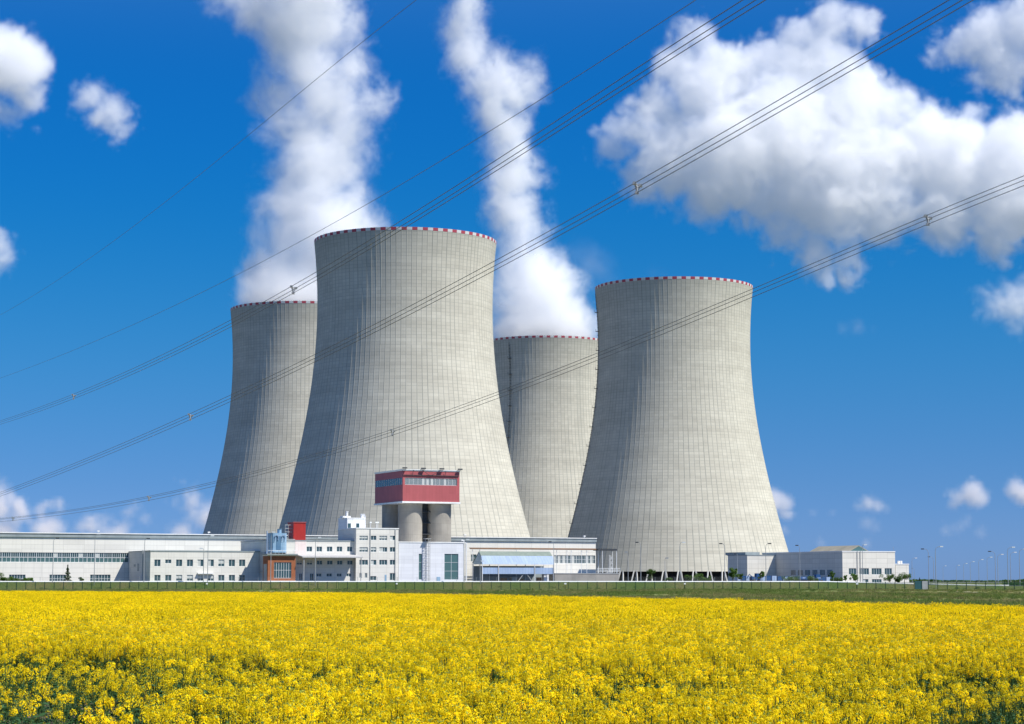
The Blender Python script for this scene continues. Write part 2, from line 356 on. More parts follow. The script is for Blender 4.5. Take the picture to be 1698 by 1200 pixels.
def lathe(name, zs, rs, mats, seg, rib=0.0, inner=None, vscale=1.5):
    """revolved shell with shallow meridional ribs and UV = (rib number, lift number)"""
    V = []; Fc = []; UV = []
    per = 4; n = seg*per
    for z, r in zip(zs, rs):
        for k in range(n):
            a = 2*math.pi*(k//per+(0, .10, .5, .90)[k % per])/seg; rr = r+(rib if k % per == 0 else 0); V.append((rr*math.sin(a), -rr*math.cos(a), z))
    for j in range(len(zs)-1):
        for k in range(n):
            k2 = (k+1) % n; Fc.append((j*n+k, j*n+k2, (j+1)*n+k2, (j+1)*n+k)); u0, u1 = k//per+(0, .10, .5, .90)[k % per], k//per+(.10, .5, .90, 1)[k % per]; a, c = zs[j]/vscale, zs[j+1]/vscale
            UV += [(u0, a), (u1, a), (u1, c), (u0, c)]
    if inner:
        o = len(V); zi = zs[::-1][::6]+[zs[0]]; ri = [rad(z)-inner for z in zi]
        m2 = 64
        for z, r in zip(zi, ri):
            for k in range(m2): a = 2*math.pi*k/m2; V.append((r*math.sin(a), -r*math.cos(a), z))
        for j in range(len(zi)-1):
            for k in range(m2): k2 = (k+1) % m2; Fc.append((o+j*m2+k, o+j*m2+k2, o+(j+1)*m2+k2, o+(j+1)*m2+k)); UV += [(k, 50), (k+1, 50), (k+1, 51), (k, 51)]
    me = bpy.data.meshes.new(name); me.from_pydata(V, [], Fc)
    for m in mats: me.materials.append(m)
    uvl = me.uv_layers.new(name='UVMap'); uvl.data.foreach_set('uv', np.array(UV, np.float32).ravel()); me.update(); return me
zs = [5.0+(TH_H-1.3-5.0)*i/98 for i in range(99)]
ME_shell = lathe('shell', zs, [rad(z) for z in zs], [M_shell], NRIB, .07, .5)
zr = [TH_H-1.3, TH_H-1.25, TH_H, TH_H]; rr = [rad(TH_H-1.3)+.0, rad(TH_H-1.2)+.05, rad(TH_H)+.05, rad(TH_H)-.9]
ME_rim = lathe('rim_band', zr, rr, [M_rim], NRIB, 0)
bb = MB(); r0 = rad(5)-.3
for k in range(1): pass
NS = 52
def support():
    b = MB(); w = 2*math.pi/NS; 
    for s in (-1, 1):
        a0, a1 = s*.20*w, s*.09*w; p0 = Vector((math.sin(a0)*(r0+1.7), -math.cos(a0)*(r0+1.7), -.1)); p1 = Vector((math.sin(a1)*r0, -math.cos(a1)*r0, 5.3)); b.tube([p0, p1], .42, 4)
    b.box(-1.1, -(r0+2.6), -.3, 1.1, -(r0+.9), .25); return b.mesh('support_column', M_steelc)
M_steelc = grimy('pale_support_concrete', (.60,.59,.54), (.48,.47,.43), .5, .9)
ME_sup = support()
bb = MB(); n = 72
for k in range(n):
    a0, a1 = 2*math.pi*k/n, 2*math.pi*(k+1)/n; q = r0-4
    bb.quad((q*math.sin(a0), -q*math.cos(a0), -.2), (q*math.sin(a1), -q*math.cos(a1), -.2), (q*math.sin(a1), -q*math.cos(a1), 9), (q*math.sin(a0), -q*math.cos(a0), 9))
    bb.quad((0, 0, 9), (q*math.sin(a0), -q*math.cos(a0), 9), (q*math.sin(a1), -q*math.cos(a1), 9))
ME_fill = bb.mesh('shade_dark_fill', M_inner)  # fill drum also stands for the shade inside the base, painted near black
def ladder_mesh():
    b = MB(); zs = [6+i*2.0 for i in range(73)]
    for i, z in enumerate(zs[:-1]):
        r, r2 = rad(z)+.25, rad(z+2)+.25
        for x in (-.45, .45): b.tube([(x, -r-.35, z), (x, -r2-.35, z+2)], .07, 4)
        b.box(-.45, -r-.75, z-.06, .45, -r-.0, z+.06)
        if i % 5 == 2: b.box(-1.0, -r-1.5, z-.08, 1.0, -r+.3, z+.08); b.box(-1.0, -r-1.5, z, -.92, -r-1.42, z+1.1); b.box(.92, -r-1.5, z, 1.0, -r-1.42, z+1.1); b.box(-1, -r-1.5, z+1.05, 1, -r-1.42, z+1.13)
    return b.mesh('ladder', M_dark)
ME_lad = ladder_mesh()
def tower(px, Y, label, ladder=None, rot=0.0):
    c = at(px, 480, Y); e = empty('cooling_tower', (c.x*(Y/(Y)), Y, GZ if c.x < 60 else GZ-.0), label, 'cooling tower', 'cooling towers of the power plant', rot)
    link('shell', ME_shell, e); link('rim_band', ME_rim, e); link('shade_dark_fill', ME_fill, e)
    for k in range(NS):
        o = link('support_column', ME_sup, e); o.rotation_euler = (0, 0, 2*math.pi*(k+.5)/NS)
    if ladder is not None:
        o = link('ladder', ME_lad, e); o.rotation_euler = (0, 0, ladder-rot)
    return e
T1 = tower(672, 922, 'largest and nearest concrete cooling tower, behind the red block on round columns', rot=.01)
T2 = tower(504, 1159, 'concrete cooling tower at the far left, half hidden by the nearest tower and steaming', rot=.3)
T3 = tower(1117, 1068, 'right-hand concrete cooling tower standing clear beside the low building, its open base in view', R(-84), rot=.13)
T4 = tower(905, 1319, 'shortest-looking cooling tower seen in the gap between two others, a ladder down its shell', R(-35), rot=.22)

# ---------------------------------------------------------------- plant buildings
_wc = {}
def winmesh(w, h, nx, nz, style):
    k = (round(w, 2), round(h, 2), nx, nz, style)
    if k not in _wc:
        g = MB(); g.box(-w/2, 0, -h/2, w/2, .05, h/2)
        if style == 'blind': g.m = 1; g.box(-w/2+.05, -.012, -h*.1, w/2-.05, -.002, h/2-.05)
        if style == 'half': g.m = 1; g.box(-w/2+.05, -.012, -h/2+.05, 0, -.002, h/2-.05)
        gm = g.mesh('window', [M_glassg if style == 'green' else M_glass, M_blind])
        f = MB(); t = .07
        f.box(-w/2, -.07, -h/2, -w/2+t, -.014, h/2); f.box(w/2-t, -.07, -h/2, w/2, -.014, h/2); f.box(-w/2+t, -.07, -h/2, w/2-t, -.014, -h/2+t); f.box(-w/2+t, -.07, h/2-t, w/2-t, -.014, h/2)
        for i in range(1, nx): x = -w/2+w*i/nx; f.box(x-t*.6, -.068, -h/2+t, x+t*.6, -.016, h/2-t)
        for i in range(1, nz): z = -h/2+h*i/nz; f.box(-w/2+t, -.066, z-t*.5, w/2-t, -.018, z+t*.5)
        _wc[k] = (gm, f.mesh('window_frame', M_frame))
    return _wc[k]
class Bld:
    """building whose front lies on the plane t; px/py are readings on the photo turned into metres on that plane"""
    def __init__(s, name, label, cat, t, px0, group=None):
        s.t = t; s.s0 = hit(px0, 940, t)[0]; s.e = fempty(name, s.s0, t, label, cat, group)
    def X(s, px, py=940): return hit(px, py, s.t)[0]-s.s0
    def Z(s, px, py): return hit(px, py, s.t)[1]-GZ
    def win(s, x0, x1, z0, z1, nx, nz, style='plain', name='window', y=.2):
        g, f = winmesh(x1-x0, z1-z0, nx, nz, style)
        o = link(name, g, s.e, loc=((x0+x1)/2, y, (z0+z1)/2)); link('window_frame', f, o); return o
    def wall(s, x0, x1, z0, z1, holes, mats, depth=10, dep=.2, y=0, name='wall', roof=None):
        """front skin with real openings, solid body behind"""
        b = MB(); xs_ = sorted({x0, x1, *[min(max(h[0], x0), x1) for h in holes], *[min(max(h[1], x0), x1) for h in holes]}); zs_ = sorted({z0, z1, *[h[2] for h in holes], *[h[3] for h in holes]})
        inh = lambda x, z: any(h[0] < x < h[1] and h[2] < z < h[3] for h in holes)
        for i in range(len(xs_)-1):
            for j in range(len(zs_)-1):
                if not inh((xs_[i]+xs_[i+1])/2, (zs_[j]+zs_[j+1])/2): b.quad((xs_[i], y, zs_[j]), (xs_[i+1], y, zs_[j]), (xs_[i+1], y, zs_[j+1]), (xs_[i], y, zs_[j+1]))
        for h in holes:
            a, c, d, e = max(h[0], x0), min(h[1], x1), h[2], h[3]; q = y+dep+.06
            b.quad((a, y, d), (a, q, d), (a, q, e), (a, y, e)); b.quad((c, y, d), (c, y, e), (c, q, e), (c, q, d)); b.quad((a, y, d), (c, y, d), (c, q, d), (a, q, d)); b.quad((a, y, e), (a, q, e), (c, q, e), (c, y, e))
        q = y+dep+.06
        b.quad((x0, y, z0), (x0, y, z1), (x0, y+depth, z1), (x0, y+depth, z0)); b.quad((x1, y, z0), (x1, y+depth, z0), (x1, y+depth, z1), (x1, y, z1))
        b.quad((x0, y+depth, z0), (x0, y+depth, z1), (x1, y+depth, z1), (x1, y+depth, z0))
        b.quad((x0+.01, q, z0), (x1-.01, q, z0), (x1-.01, q, z1), (x0+.01, q, z1))
        me = bpy.data.meshes.new(name); me.from_pydata(b.v, [], b.f); me.materials.append(mats); o = link(name, me, s.e)
        r = MB(); r.box(x0-.12, y-.12, z1, x1+.12, y+depth+.12, z1+.3); r.build('roof', roof or M_cope, s.e)
        return o
    def pwin(s, pl, pt, pr, pb, nx, nz, style='plain', holes=None):
        """window given by its photo rectangle; adds the opening"""
        x0, z1 = hit(pl, pt, s.t); x1, z0 = hit(pr, pb, s.t); x0 -= s.s0; x1 -= s.s0; z0 -= GZ; z1 -= GZ
        holes.append((x0, x1, z0, z1)); s.win(x0, x1, z0, z1, nx, nz, style)

# --- the long hall
A = Bld('production_hall', 'long white panelled hall running behind all the lower buildings, glazed strip along its left half', 'hall', 0, 0)
H = []; zt = A.Z(200, 885.5)-.3; zw0, zw1 = A.Z(100, 932), A.Z(100, 916)
xl, xr = A.X(-170), A.X(988)
wx1 = A.X(213); H.append((xl+2, wx1, zw0, zw1))
nw = 26; wv = (wx1-(xl+2))/nw; zm = zw0+(zw1-zw0)*.5
for i in range(nw):
    x0 = xl+2+wv*i; A.win(x0+.02, x0+wv-.02, zm+.04, zw1, 4, 1, random.choice(('plain', 'plain', 'plain', 'half')), y=.2); A.win(x0+.02, x0+wv-.02, zw0, zm-.04, 2, 1, 'green', y=.2)
A.pwin(82, 952.5, 109, 966, 6, 2, holes=H); A.pwin(149.5, 952.5, 183, 966, 7, 2, holes=H); A.pwin(15, 952.5, 42, 966, 6, 2, holes=H)
za, zb = A.Z(950, 934), A.Z(950, 920.5); x0, x1 = A.X(918), A.X(987); H.append((x0, x1, za, zb)); k = 9
for i in range(k): A.win(x0+(x1-x0)*i/k+.02, x0+(x1-x0)*(i+1)/k-.02, za, zb, 3, 2, random.choice(('plain', 'half')))
A.pwin(781, 919, 790, 931, 2, 2, holes=H)
A.wall(xl, xr, -.5, zt, H, M_clad, 34)
g = MB(); g.box(xl-.2, -.35, zt-.75, xr+.2, -.003, zt-.05); g.build('gutter', M_cope, A.e)
g = MB(); g.box(xl-.25, -.45, zt+.3, xr+.25, .3, zt+.55); g.build('parapet_cap', M_whitep, A.e)
for px in (163.5, 347, 640, 772, 970):
    g = MB(); x = A.X(px, 885); g.tube([(x, .5, zt+.3), (x, .5, zt+1.2)], .12, 5); g.box(x-.35, .2, zt+1.0, x+.35, .8, zt+1.3); g.build('roof_light', M_whitep, A.e)
# --- low office wing
B = Bld('office_wing', 'low white two-storey wing with two rows of small square windows, left of the brick entrance', 'building', -24, 249)
H = []; sty = ['plain', 'plain', 'plain', 'plain', 'half', 'half', 'blind', 'plain', 'plain']
for i, px in enumerate([256, 274, 292, 310, 327.5, 344.5, 362, 379.5, 396.5]):
    up = 927.5; B.pwin(px, up, px+10, 939 if i != 1 else 934, 2, 1, sty[i], H)
    B.pwin(px, 953, px+10, 963, 2, 1, ['plain', 'plain', 'blind', 'blind', 'blind', 'blind', 'plain', 'plain', 'plain'][i], H)
B.wall(0, B.X(445), -.5, B.Z(300, 912.5)-.3, H, M_clad2, 23.7)
g = MB(); g.box(B.X(327), -.8, B.Z(340, 951.5), B.X(353), -.003, B.Z(340, 949.5)); g.build('entrance_canopy', M_whitep, B.e)
g = MB(); x = -.6; g.tube([(x, 6, .0), (x, 6, B.Z(249, 912)+.1)], .14, 6); g.tube([(x, 6, 8), (x, 7, 8)], .1, 5); g.build('downpipe', M_steel, B.e)
g = MB(); g.box(-.05, 12, 3.2, -.004, 14, 5.4); g.box(-.05, 16, 4.5, -.004, 18, 5.2); g.build('wall_hatch', M_cope, B.e)
# --- two-storey office with canopy
C = Bld('canteen_block', 'white block with six small upper windows above a sloping canopy, beside the brick entrance', 'building', -29.5, 441)
H = []
for i, px in enumerate([491.5, 508.5, 525, 542, 558.5, 575.5]):
    C.pwin(px, 906, px+9, 914.5, 2, 1, 'plain', H); C.pwin(px+.5, 929, px+9.5, 936, 2, 1, random.choice(('plain', 'blind')), H)
for px, w in ((496, 5), (514, 6), (525, 8), (541.5, 9), (558.5, 8), (574.5, 8)): C.pwin(px, 950.5, px+w, 956 if w > 6 else 962.5, 2, 1, 'plain', H)
C.wall(0, C.X(590.5), -.5, C.Z(520, 895.5)-.3, H, M_clad2, 24)
g = MB(); z0, z1 = C.Z(540, 927), C.Z(540, 919); x0, x1 = C.X(489), C.X(588.5)
g.prism([(-.003, z1), (-6.5, z0+.7), (-6.5, z0+.35), (-.003, z1-.35)], x0, x1, 'x'); g.build('canopy', grimy('grey_pink_canopy_sheet', (.50,.49,.48), (.42,.41,.40), .5, .7, (1.2, 0, .1)), C.e)
for px in (494, 588):
    g = MB(); x = C.X(px)-.3; g.tube([(x, -6.0, -.2), (x, -6.0, z0+.35)], .14, 6); g.build('canopy_post', M_steel, C.e)
g = MB(); x0, x1 = C.X(489), C.X(507.5); g.box(x0, -.05, C.Z(500, 919.0), x1, -.003, C.Z(500, 896)); g.build('pink_wall_panel', grimy('faded_pink_render', (.74,.60,.56), (.76,.68,.64), .6, .8), C.e)
g = MB(); g.box(-.35, 0.3, 3, -.004, 5.2, 8.6); g.build('side_vent_box', M_steel, C.e)
# roof-top red block
Rd = Bld('red_roof_block', 'plain bright red box standing on the flat roof beside the blue tanks', 'plant room', -26.5, 486)
g = MB(); zr0 = C.Z(490, 895.5)+.05; x1, zt2 = hit(507, 866.5, -26.5); x1 -= Rd.s0; zt2 -= GZ
g.box(0, 0, zr0, x1, 5.2, zt2); g.build('wall', M_red2, Rd.e); g = MB(); g.box(-.15, -.15, zt2, x1+.15, 5.35, zt2+.22); g.build('roof', M_red, Rd.e)
g = MB()
for zz in (2.4, 3.4, 4.4): g.tube([(-2.2, 1, zr0+zz), (-.05, 1, zr0+zz)], .07, 5)
for xx in (-2.2, -1.2): g.tube([(xx, 1, zr0), (xx, 1, zr0+4.5)], .06, 5)
g.build('roof_railing', M_steel, Rd.e)
# brick entrance
E = Bld('brick_entrance', 'orange brick entrance pavilion with tall glazed front and overhanging flat roof', 'building', -34, 444)
H = []; E.pwin(454.5, 932, 483, 958.5, 7, 2, 'plain', H)
zt3 = E.Z(460, 921)-.1; E.wall(0, E.X(490), -.5, zt3, H, M_brick, 4.4, roof=M_whitep)
g = MB(); g.box(-.5, -.9, zt3+.31, E.X(492), 4.3, zt3+.62); g.build('roof_slab', M_cope, E.e)
g = MB(); g.box(-.06, .7, .3, -.004, 3.6, 5.2); g.build('grey_side_panel', M_steel, E.e)
g = MB(); g.box(0, -.8, -.2, E.X(490), -.003, .45); g.build('entrance_step', M_whitep, E.e)
g = MB(); g.tube([(-.3, -.8, zt3+1.5), (E.X(491), -.8, zt3+1.5)], .05, 4)
for i in range(9): g.tube([(-.3+i*(E.X(491)+.3)/8, -.8, zt3+.6), (-.3+i*(E.X(491)+.3)/8, -.8, zt3+1.5)], .04, 4)
g.build('roof_railing', M_frame, E.e)
# tanks on the pavilion roof
def filter_unit():
    t = -32.6; s0, z1 = hit(448.5, 883.5, t); s1 = hit(476.5, 900, t)[0]; z0 = zt3+.64+GZ; w = s1-s0; h = z1-z0
    e = fempty('filter_unit', s0, t, 'pale blue boxy steel filter unit on the brick pavilion roof, left of the red block', 'filter unit', None, z0)
    g = MB(); c = .8; d = 3.0; poly = [(0, c), (c, 0), (w-c, 0), (w, c), (w, d), (0, d)]; n = len(poly)
    for k in range(n): a, b_ = poly[k], poly[(k+1) % n]; g.quad((*a, .35), (*b_, .35), (*b_, h), (*a, h))
    g.quad(*[(*p, h) for p in poly]); g.build('unit_body', M_bluem, e)
    q = MB(); q.box(w*.34, -.07, 1.2, w*.62, -.004, h*.85); q.build('recessed_panel', M_blued, e)
    for xx in (.1, w-.4): q = MB(); q.box(xx, .3, 0, xx+.3, d, .34); q.build('leg', M_steel, e)
    q = MB(); q.tube([(w*.62, 1.5, h), (w*.62, 1.5, h+1.1)], .62, 12); q.tube([(w*.62, 1.5, h+1.1), (w*.62, 1.5, h+1.2)], .75, 12); q.build('top_drum', M_bluem, e)
    for x0 in (.25, .66): q = MB(); q.tube([(w*x0, -.25, h*.62), (w*x0, -.25, h*.86), (w*(x0+.1), -.25, h*.92), (w*(x0+.18), -.25, h*.86), (w*(x0+.18), -.25, h*.66)], .12, 6); q.build('pipe', M_shed, e)
    q = MB(); q.tube([(w*.9, .9, h*.55), (w+2.6, .9, h*.55)], .1, 5); q.tube([(w*.9, .9, h*.7), (w+2.6, .9, h*.7)], .1, 5); q.build('connecting_pipe', M_steel, e)
    q = MB(); q.tube([(-.9, .4, -.2), (-.9, .4, h+.6)], .16, 6); q.build('vent_pipe', M_shed, e)
M_blued = grimy('deep_blue_steel', (.08,.17,.28), (.12,.22,.33), .8, .4)
filter_unit()
# --- four-storey office
D = Bld('office_block', 'white four-storey office block with rows of wide windows, tallest of the office buildings', 'building', -31, 590)
H = []
for j, (a, c) in enumerate(((888, 895.5), (907, 915), (928, 936.5))):
    for i, (l, r_) in enumerate(((596, 610), (615, 624), (629, 642), (646.5, 656))): D.pwin(l, a, r_, c, 3 if i % 2 == 0 else 2, 1, random.choice(('plain', 'plain', 'half', 'blind')), H)
for l, a, r_, c in ((596, 950, 600, 958), (605, 950, 609, 958), (614, 955, 624, 962), (646.5, 950, 656, 962)): D.pwin(l, a, r_, c, 2, 1, 'plain', H)
zt4 = D.Z(620, 875)-.3; D.wall(0, D.X(660.5), -.5, zt4, H, M_clad2, 15.2, roof=M_whitep)
g = MB(); g.box(D.X(638), -.05, -.2, D.X(641), -.004, 2.2); g.build('door', M_bluem, D.e)
for px in (613.5, 655):
    g = MB(); x = D.X(px); g.tube([(x, -.15, -.3), (x, -.15, zt4)], .09, 5); g.build('downpipe', M_steel, D.e)
ph = MB(); x0 = 0.02; x1 = hit(604, 870, -23.5)[0]-D.s0; z1 = hit(580, 859.5, -23.5)[1]-GZ
ph.box(x0, 7.5, zt4+.32, x1, 15.1, z1); o = ph.build('penthouse', M_bright, D.e)
for px in (577, 591):
    q = MB(); x = hit(px, 870, -23.5)[0]-D.s0; z = hit(px, 871, -23.5)[1]-GZ; q.box(x-.05, 7.44, z-.7, x+.9, 7.49, z+.6); q.build('window', M_glass, o)
q = MB(); q.box(x0-.1, 7.4, z1, x1+.1, 15.2, z1+.25); q.build('roof', M_whitep, o)
for (px, py, w) in ((575, 848.5, .5), (601, 853, .95), (604, 856, .5)):
    q = MB(); x, z = hit(px, py, -20.5); x -= D.s0; z -= GZ; q.box(x-w*.5, 10, z1+.26 if px < 600 else zt4+.3, x+w*.5, 10.8, z); q.box(x-w*.7, 9.9, z, x+w*.7, 10.9, z+.18); q.build('vent_stack', M_bright, D.e)
q = MB(); x = hit(565, 855, -20.5)[0]-D.s0; q.box(x+.3, 9.5, z1+.26, x+2.8, 12, z1+.8); q.build('roof_unit', M_bright, D.e)
for px in (614.5, 624, 626.5):
    q = MB(); x, z = hit(px, 867, -28); x -= D.s0; z -= GZ; q.tube([(x, 3, zt4+.3), (x, 3, z)], .07, 4); q.box(x-.3, 2.8, z, x+.3, 3.2, z+.35); q.build('roof_lamp', M_frame, D.e)
# --- bright white building in front of the silos
G = Bld('loading_building', 'bright white panelled building with a caged ladder, below the red block on columns', 'building', -30.5, 661)
H = []; G.pwin(694.5, 918, 700, 961, 1, 3, 'green', H); G.pwin(737, 918, 760, 961, 2, 3, 'green', H)
zt5 = G.Z(700, 898)-.3; G.wall(0, G.X(768), -.5, zt5, H, M_bright, 30.2, roof=M_whitep)
g = MB(); g.box(G.X(724), -.05, -.2, G.X(730), -.004, 1.6); g.build('door', M_bluem, G.e)
g = MB(); xa = G.X(703.5); xb = G.X(711)
for x in (xa, xb, (xa+xb)/2): g.tube([(x, -.9 if x != (xa+xb)/2 else -1.5, -.2), (x, -.9 if x != (xa+xb)/2 else -1.5, zt5+1.2)], .07, 4)
for i in range(26): z = i*.5; g.box(xa, -.93, z, xb, -.87, z+.07)
for i in range(10):
    z = 1+i*1.2
    if z < zt5+1: g.tube([(xa, -.9, z), ((xa*2+xb)/3, -1.5, z), ((xa+2*xb)/3, -1.5, z), (xb, -.9, z)], .05, 4)
g.box(xa-.1, -1.5, zt5+1.1, xb+.1, .4, zt5+1.25); g.build('caged_ladder', M_steel, G.e)
for k, px in enumerate((770.5, 774.5)):
    g = MB(); x = G.X(px); g.tube([(x, .6, -.3), (x, .6, zt5+.8-k*.8), (x-.8, .6, zt5+.8-k*.8)], .25, 7); g.build('vertical_pipe', M_whitep, G.e)
# --- red block on columns
t0 = -13.0; s0, zt6 = hit(668, 778.5, t0); s1 = hit(762, 779.5, t0)[0]; zb6 = hit(668, 833.5, t0)[1]; t1 = side(622, 784, s0)[0]
K = fempty('silo_tower', s0, t0, 'square red block with a long window strip, carried high on round concrete columns', 'silo tower'); w6, d6 = s1-s0, t1-t0; ht, hb = zt6-GZ, zb6-GZ
print('silo', w6, d6, ht, hb)
zc, zd = hit(700, 804, t0)[1]-GZ, hit(700, 792.3, t0)[1]-GZ; xa, xb = hit(671.5, 798, t0)[0]-s0, hit(758, 798, t0)[0]-s0
KB = Bld.__new__(Bld); KB.t = t0; KB.s0 = s0; KB.e = K
H = [(xa, xb, zc, zd)]; n = 12
for i in range(n): KB.win(xa+(xb-xa)*i/n+.03, xa+(xb-xa)*(i+1)/n-.03, zc, zd, 4, 1, 'half' if i in (4, 5, 6, 9) else 'plain')
KB.wall(0, w6, hb+.5, ht-.3, H, M_red, d6, name='red_wall', roof=M_whitep)
g = MB(); g.box(-.04, d6*.02, zc+.05, -.005, d6*.97, zd-.05); o = g.build('side_window_strip', M_glass, K)
q = MB()
for i in range(13): y = d6*(.02+.95*i/12); q.box(-.10, y-.04, zc+.05, -.045, y+.04, zd-.05)
q.build('window_frame', M_frame, o)
g = MB(); g.box(-.25, -.25, hb, w6+.25, d6+.25, hb+.49); g.build('floor_slab', M_whitep, K)
g = MB(); g.box(-.1, -.35, ht-1.7, w6-.3, -.004, ht-1.5); g.build('sunshade_rail', M_dark, K)
g = MB(); g.box(-.28, -.28, ht+.01, w6+.3, -.1, ht+.2); g.box(-.28, -.1, ht+.01, -.1, d6+.3, ht+.2); g.build('roof_overhang', M_whitep, K)
for i in range(4):
    q = MB(); x = w6*(.02+.325*i); q.box(x-.7, -1.0, ht+.31, x+.7, -.4, ht+.7); q.build('floodlight', M_dark, K)
q = MB(); xc = w6*.47; q.tube([(xc-2.6, -.7, ht-.1), (xc-.3, -.5, ht-1.5), (xc+.6, -.5, ht-1.5), (xc+3.2, -.7, ht-.1)], .07, 4); q.tube([(xc-5.6, -.6, ht), (xc-5.9, -.5, ht-1.5)], .07, 4); q.tube([(xc+5.2, -.6, ht), (xc+4.9, -.5, ht-1.5)], .07, 4); q.build('hoist_frame', M_dark, K)
def col_part(sx, ty, r):
    q = MB(); m = 40
    for k in range(m):
        a, c = 2*math.pi*k/m, 2*math.pi*(k+1)/m; q.quad((sx+math.cos(a)*r, ty+math.sin(a)*r, -.5), (sx+math.cos(c)*r, ty+math.sin(c)*r, -.5), (sx+math.cos(c)*r, ty+math.sin(c)*r, hb-.003), (sx+math.cos(a)*r, ty+math.sin(a)*r, hb-.003))
    me = q.mesh('support_silo', M_silo, True); return link('support_silo', me, K)
M_silo = grimy('silo_concrete', (.36,.335,.285), (.27,.25,.215), .25, .9, (0, 3.6, .08))
rc = 3.75; ya = 1.4+rc
xA = (hit(680, 870, t0+ya)[0])-s0; xB = (hit(728, 870, t0+ya)[0])-s0; yb = d6-1.0-rc
for xx, yy in ((xA, ya), (xB, ya), (xA, yb), (xB, yb)): col_part(xx, yy, rc)
g = MB()
for i in range(9): z = i*3.4+1; g.box(xA+rc*.9, 3.6, z, xB-rc*.9, 6.6, z+.2)
g.box((xA+xB)/2-.9, 5.4, 0, (xA+xB)/2+.9, 7.0, hb-.01); g.build('dark_gap_infill', M_dark, K)  # dark plates and a full-height dark box fill the gap between columns
# --- blue shed
Sh = Bld('open_shed', 'long open-sided shed with pale blue sheeting, standing in front of the hall', 'shed', -12, 800)
zf, zbk, zrg = Sh.Z(860, 935.5), Sh.Z(860, 921.5), Sh.Z(860, 914.0); xw = Sh.X(919)
g = MB(); g.prism([(0, zf), (.9, zbk), (1.0, zbk-.1), (.12, zf)], 0, xw, 'x'); g.build('front_roof_slope', M_shed, Sh.e)
g = MB(); g.prism([(.9, zbk+.01), (2.6, zrg), (7.4, zf+.6), (7.4, zf+.45), (2.6, zrg-.15), (1.0, zbk-.12)], -.05, xw-.2, 'x'); g.build('upper_roof', M_shedroof, Sh.e)
g = MB(); g.prism([(.15, zf), (.95, zbk-.15), (2.6, zrg-.2), (7.2, zf+.4), (7.2, zf)], .02, .1, 'x'); g.build('gable_panel', M_bluem, Sh.e)
for i, (a, c) in enumerate(((800, 826), (827.5, 886), (888, 919))):
    g = MB(); g.box(Sh.X(a)+.05, .2, Sh.Z(860, 951.5), Sh.X(c)-.05, .3, Sh.Z(860, 941)); g.build('wall_sheet', M_shed, Sh.e)
for px in (797.5, 827, 887, 918):
    for y in (.1, 7.0):
        g = MB(); x = Sh.X(px) if px > 798 else 0; g.tube([(x, y, -.3), (x, y, zf)], .13, 5); g.build('post', M_frame, Sh.e)
g = MB(); g.box(.2, 7.3, -.3, xw-.2, 7.4, Sh.Z(860, 938)); g.build('back_wall', M_cope, Sh.e)
g = MB(); xq = Sh.X(872); g.tube([(xq-2.5, .6, .2), (xq, .5, 3.2), (xq+2.4, .6, .2)], .14, 5); g.build('wooden_brace', M_steel, Sh.e)
cr = Bld('stacked_crates', 'low white crate standing under the right end of the blue shed', 'crate', -10, 902); g = MB(); g.box(0, 0, -.2, cr.X(910), 1.6, cr.Z(905, 952)); g.build('crate_body', M_bright, cr.e); g = MB(); g.box(-.08, -.08, cr.Z(905, 952)+.01, cr.X(910)+.08, 1.7, cr.Z(905, 952)+.15); g.build('lid', M_steel, cr.e)
for i, (px, wd_, hh_, mm) in enumerate(((834, 7, 1.3, M_rust), (849, 9, 1.6, M_cope), (862, 6, 1.1, M_rust), (893, 5, 1.5, M_brick))):
    st = Bld('pallet_load', ['low brown load under the left of the blue shed', 'dark grey load in the middle under the blue shed', 'brown load beside the wooden brace under the blue shed', 'reddish load right of the wooden brace under the blue shed'][i], 'pallet', -9, px)
    g = MB(); g.box(0, 0, .12, st.X(px+wd_), 2, hh_); g.build('load', mm, st.e); g = MB(); g.box(-.05, -.05, -.15, st.X(px+wd_)+.05, 2.05, .11); g.build('pallet', M_steel, st.e)
# --- pipe rack and steel frame
PR = Bld('pipe_rack', 'raised rusty pipe run on slim posts in front of the long hall', 'pipe rack', -6, 780)
zp = PR.Z(900, 910.5)
g = MB(); 
for k in range(3): g.tube([(0, .4*k, zp+.12*k), (PR.X(990), .4*k, zp+.12*k)], .16, 6)
g.build('pipe', M_rust, PR.e)
for px in (784, 796, 857, 924, 941, 948, 965, 974):
    g = MB(); x = PR.X(px); g.tube([(x, .4, -.3), (x, .4, zp-.16)], .09, 5); g.build('post', M_frame, PR.e)
g = MB(); g.box(PR.X(989), -1, zp-.3, PR.X(1021), 2.2, zp+.3); g.build('deck', M_dark, PR.e)
for px in (997, 1020.5):
    for y in (-.8, 2):
        g = MB(); x = PR.X(px); g.tube([(x, y, -.3), (x, y, zp-.26)], .11, 5); g.build('post', M_frame, PR.e)
g = MB(); zz = PR.Z(1000, 948)
for q_ in (0, .55, 1.1): g.tube([(PR.X(988), -1, zz+q_), (PR.X(1026), -1, zz+q_)], .05, 4)
for i in range(9): x = PR.X(988)+(PR.X(1026)-PR.X(988))*i/8; g.tube([(x, -1, zz-.6), (x, -1, zz+1.1)], .05, 4)
g.build('railing', M_frame, PR.e)
g = MB(); x = PR.X(1014); 
for i in range(24): g.box(x-1.0, -.2, .9+i*.33, x+.4*math.sin(i*1.3), .6, .9+i*.33+.22)
g.build('spiral_stair', M_steel, PR.e)
RW = Bld('loading_ramp', 'long stained concrete ramp wall between the blue shed and the open tower base', 'ramp', -9, 920)
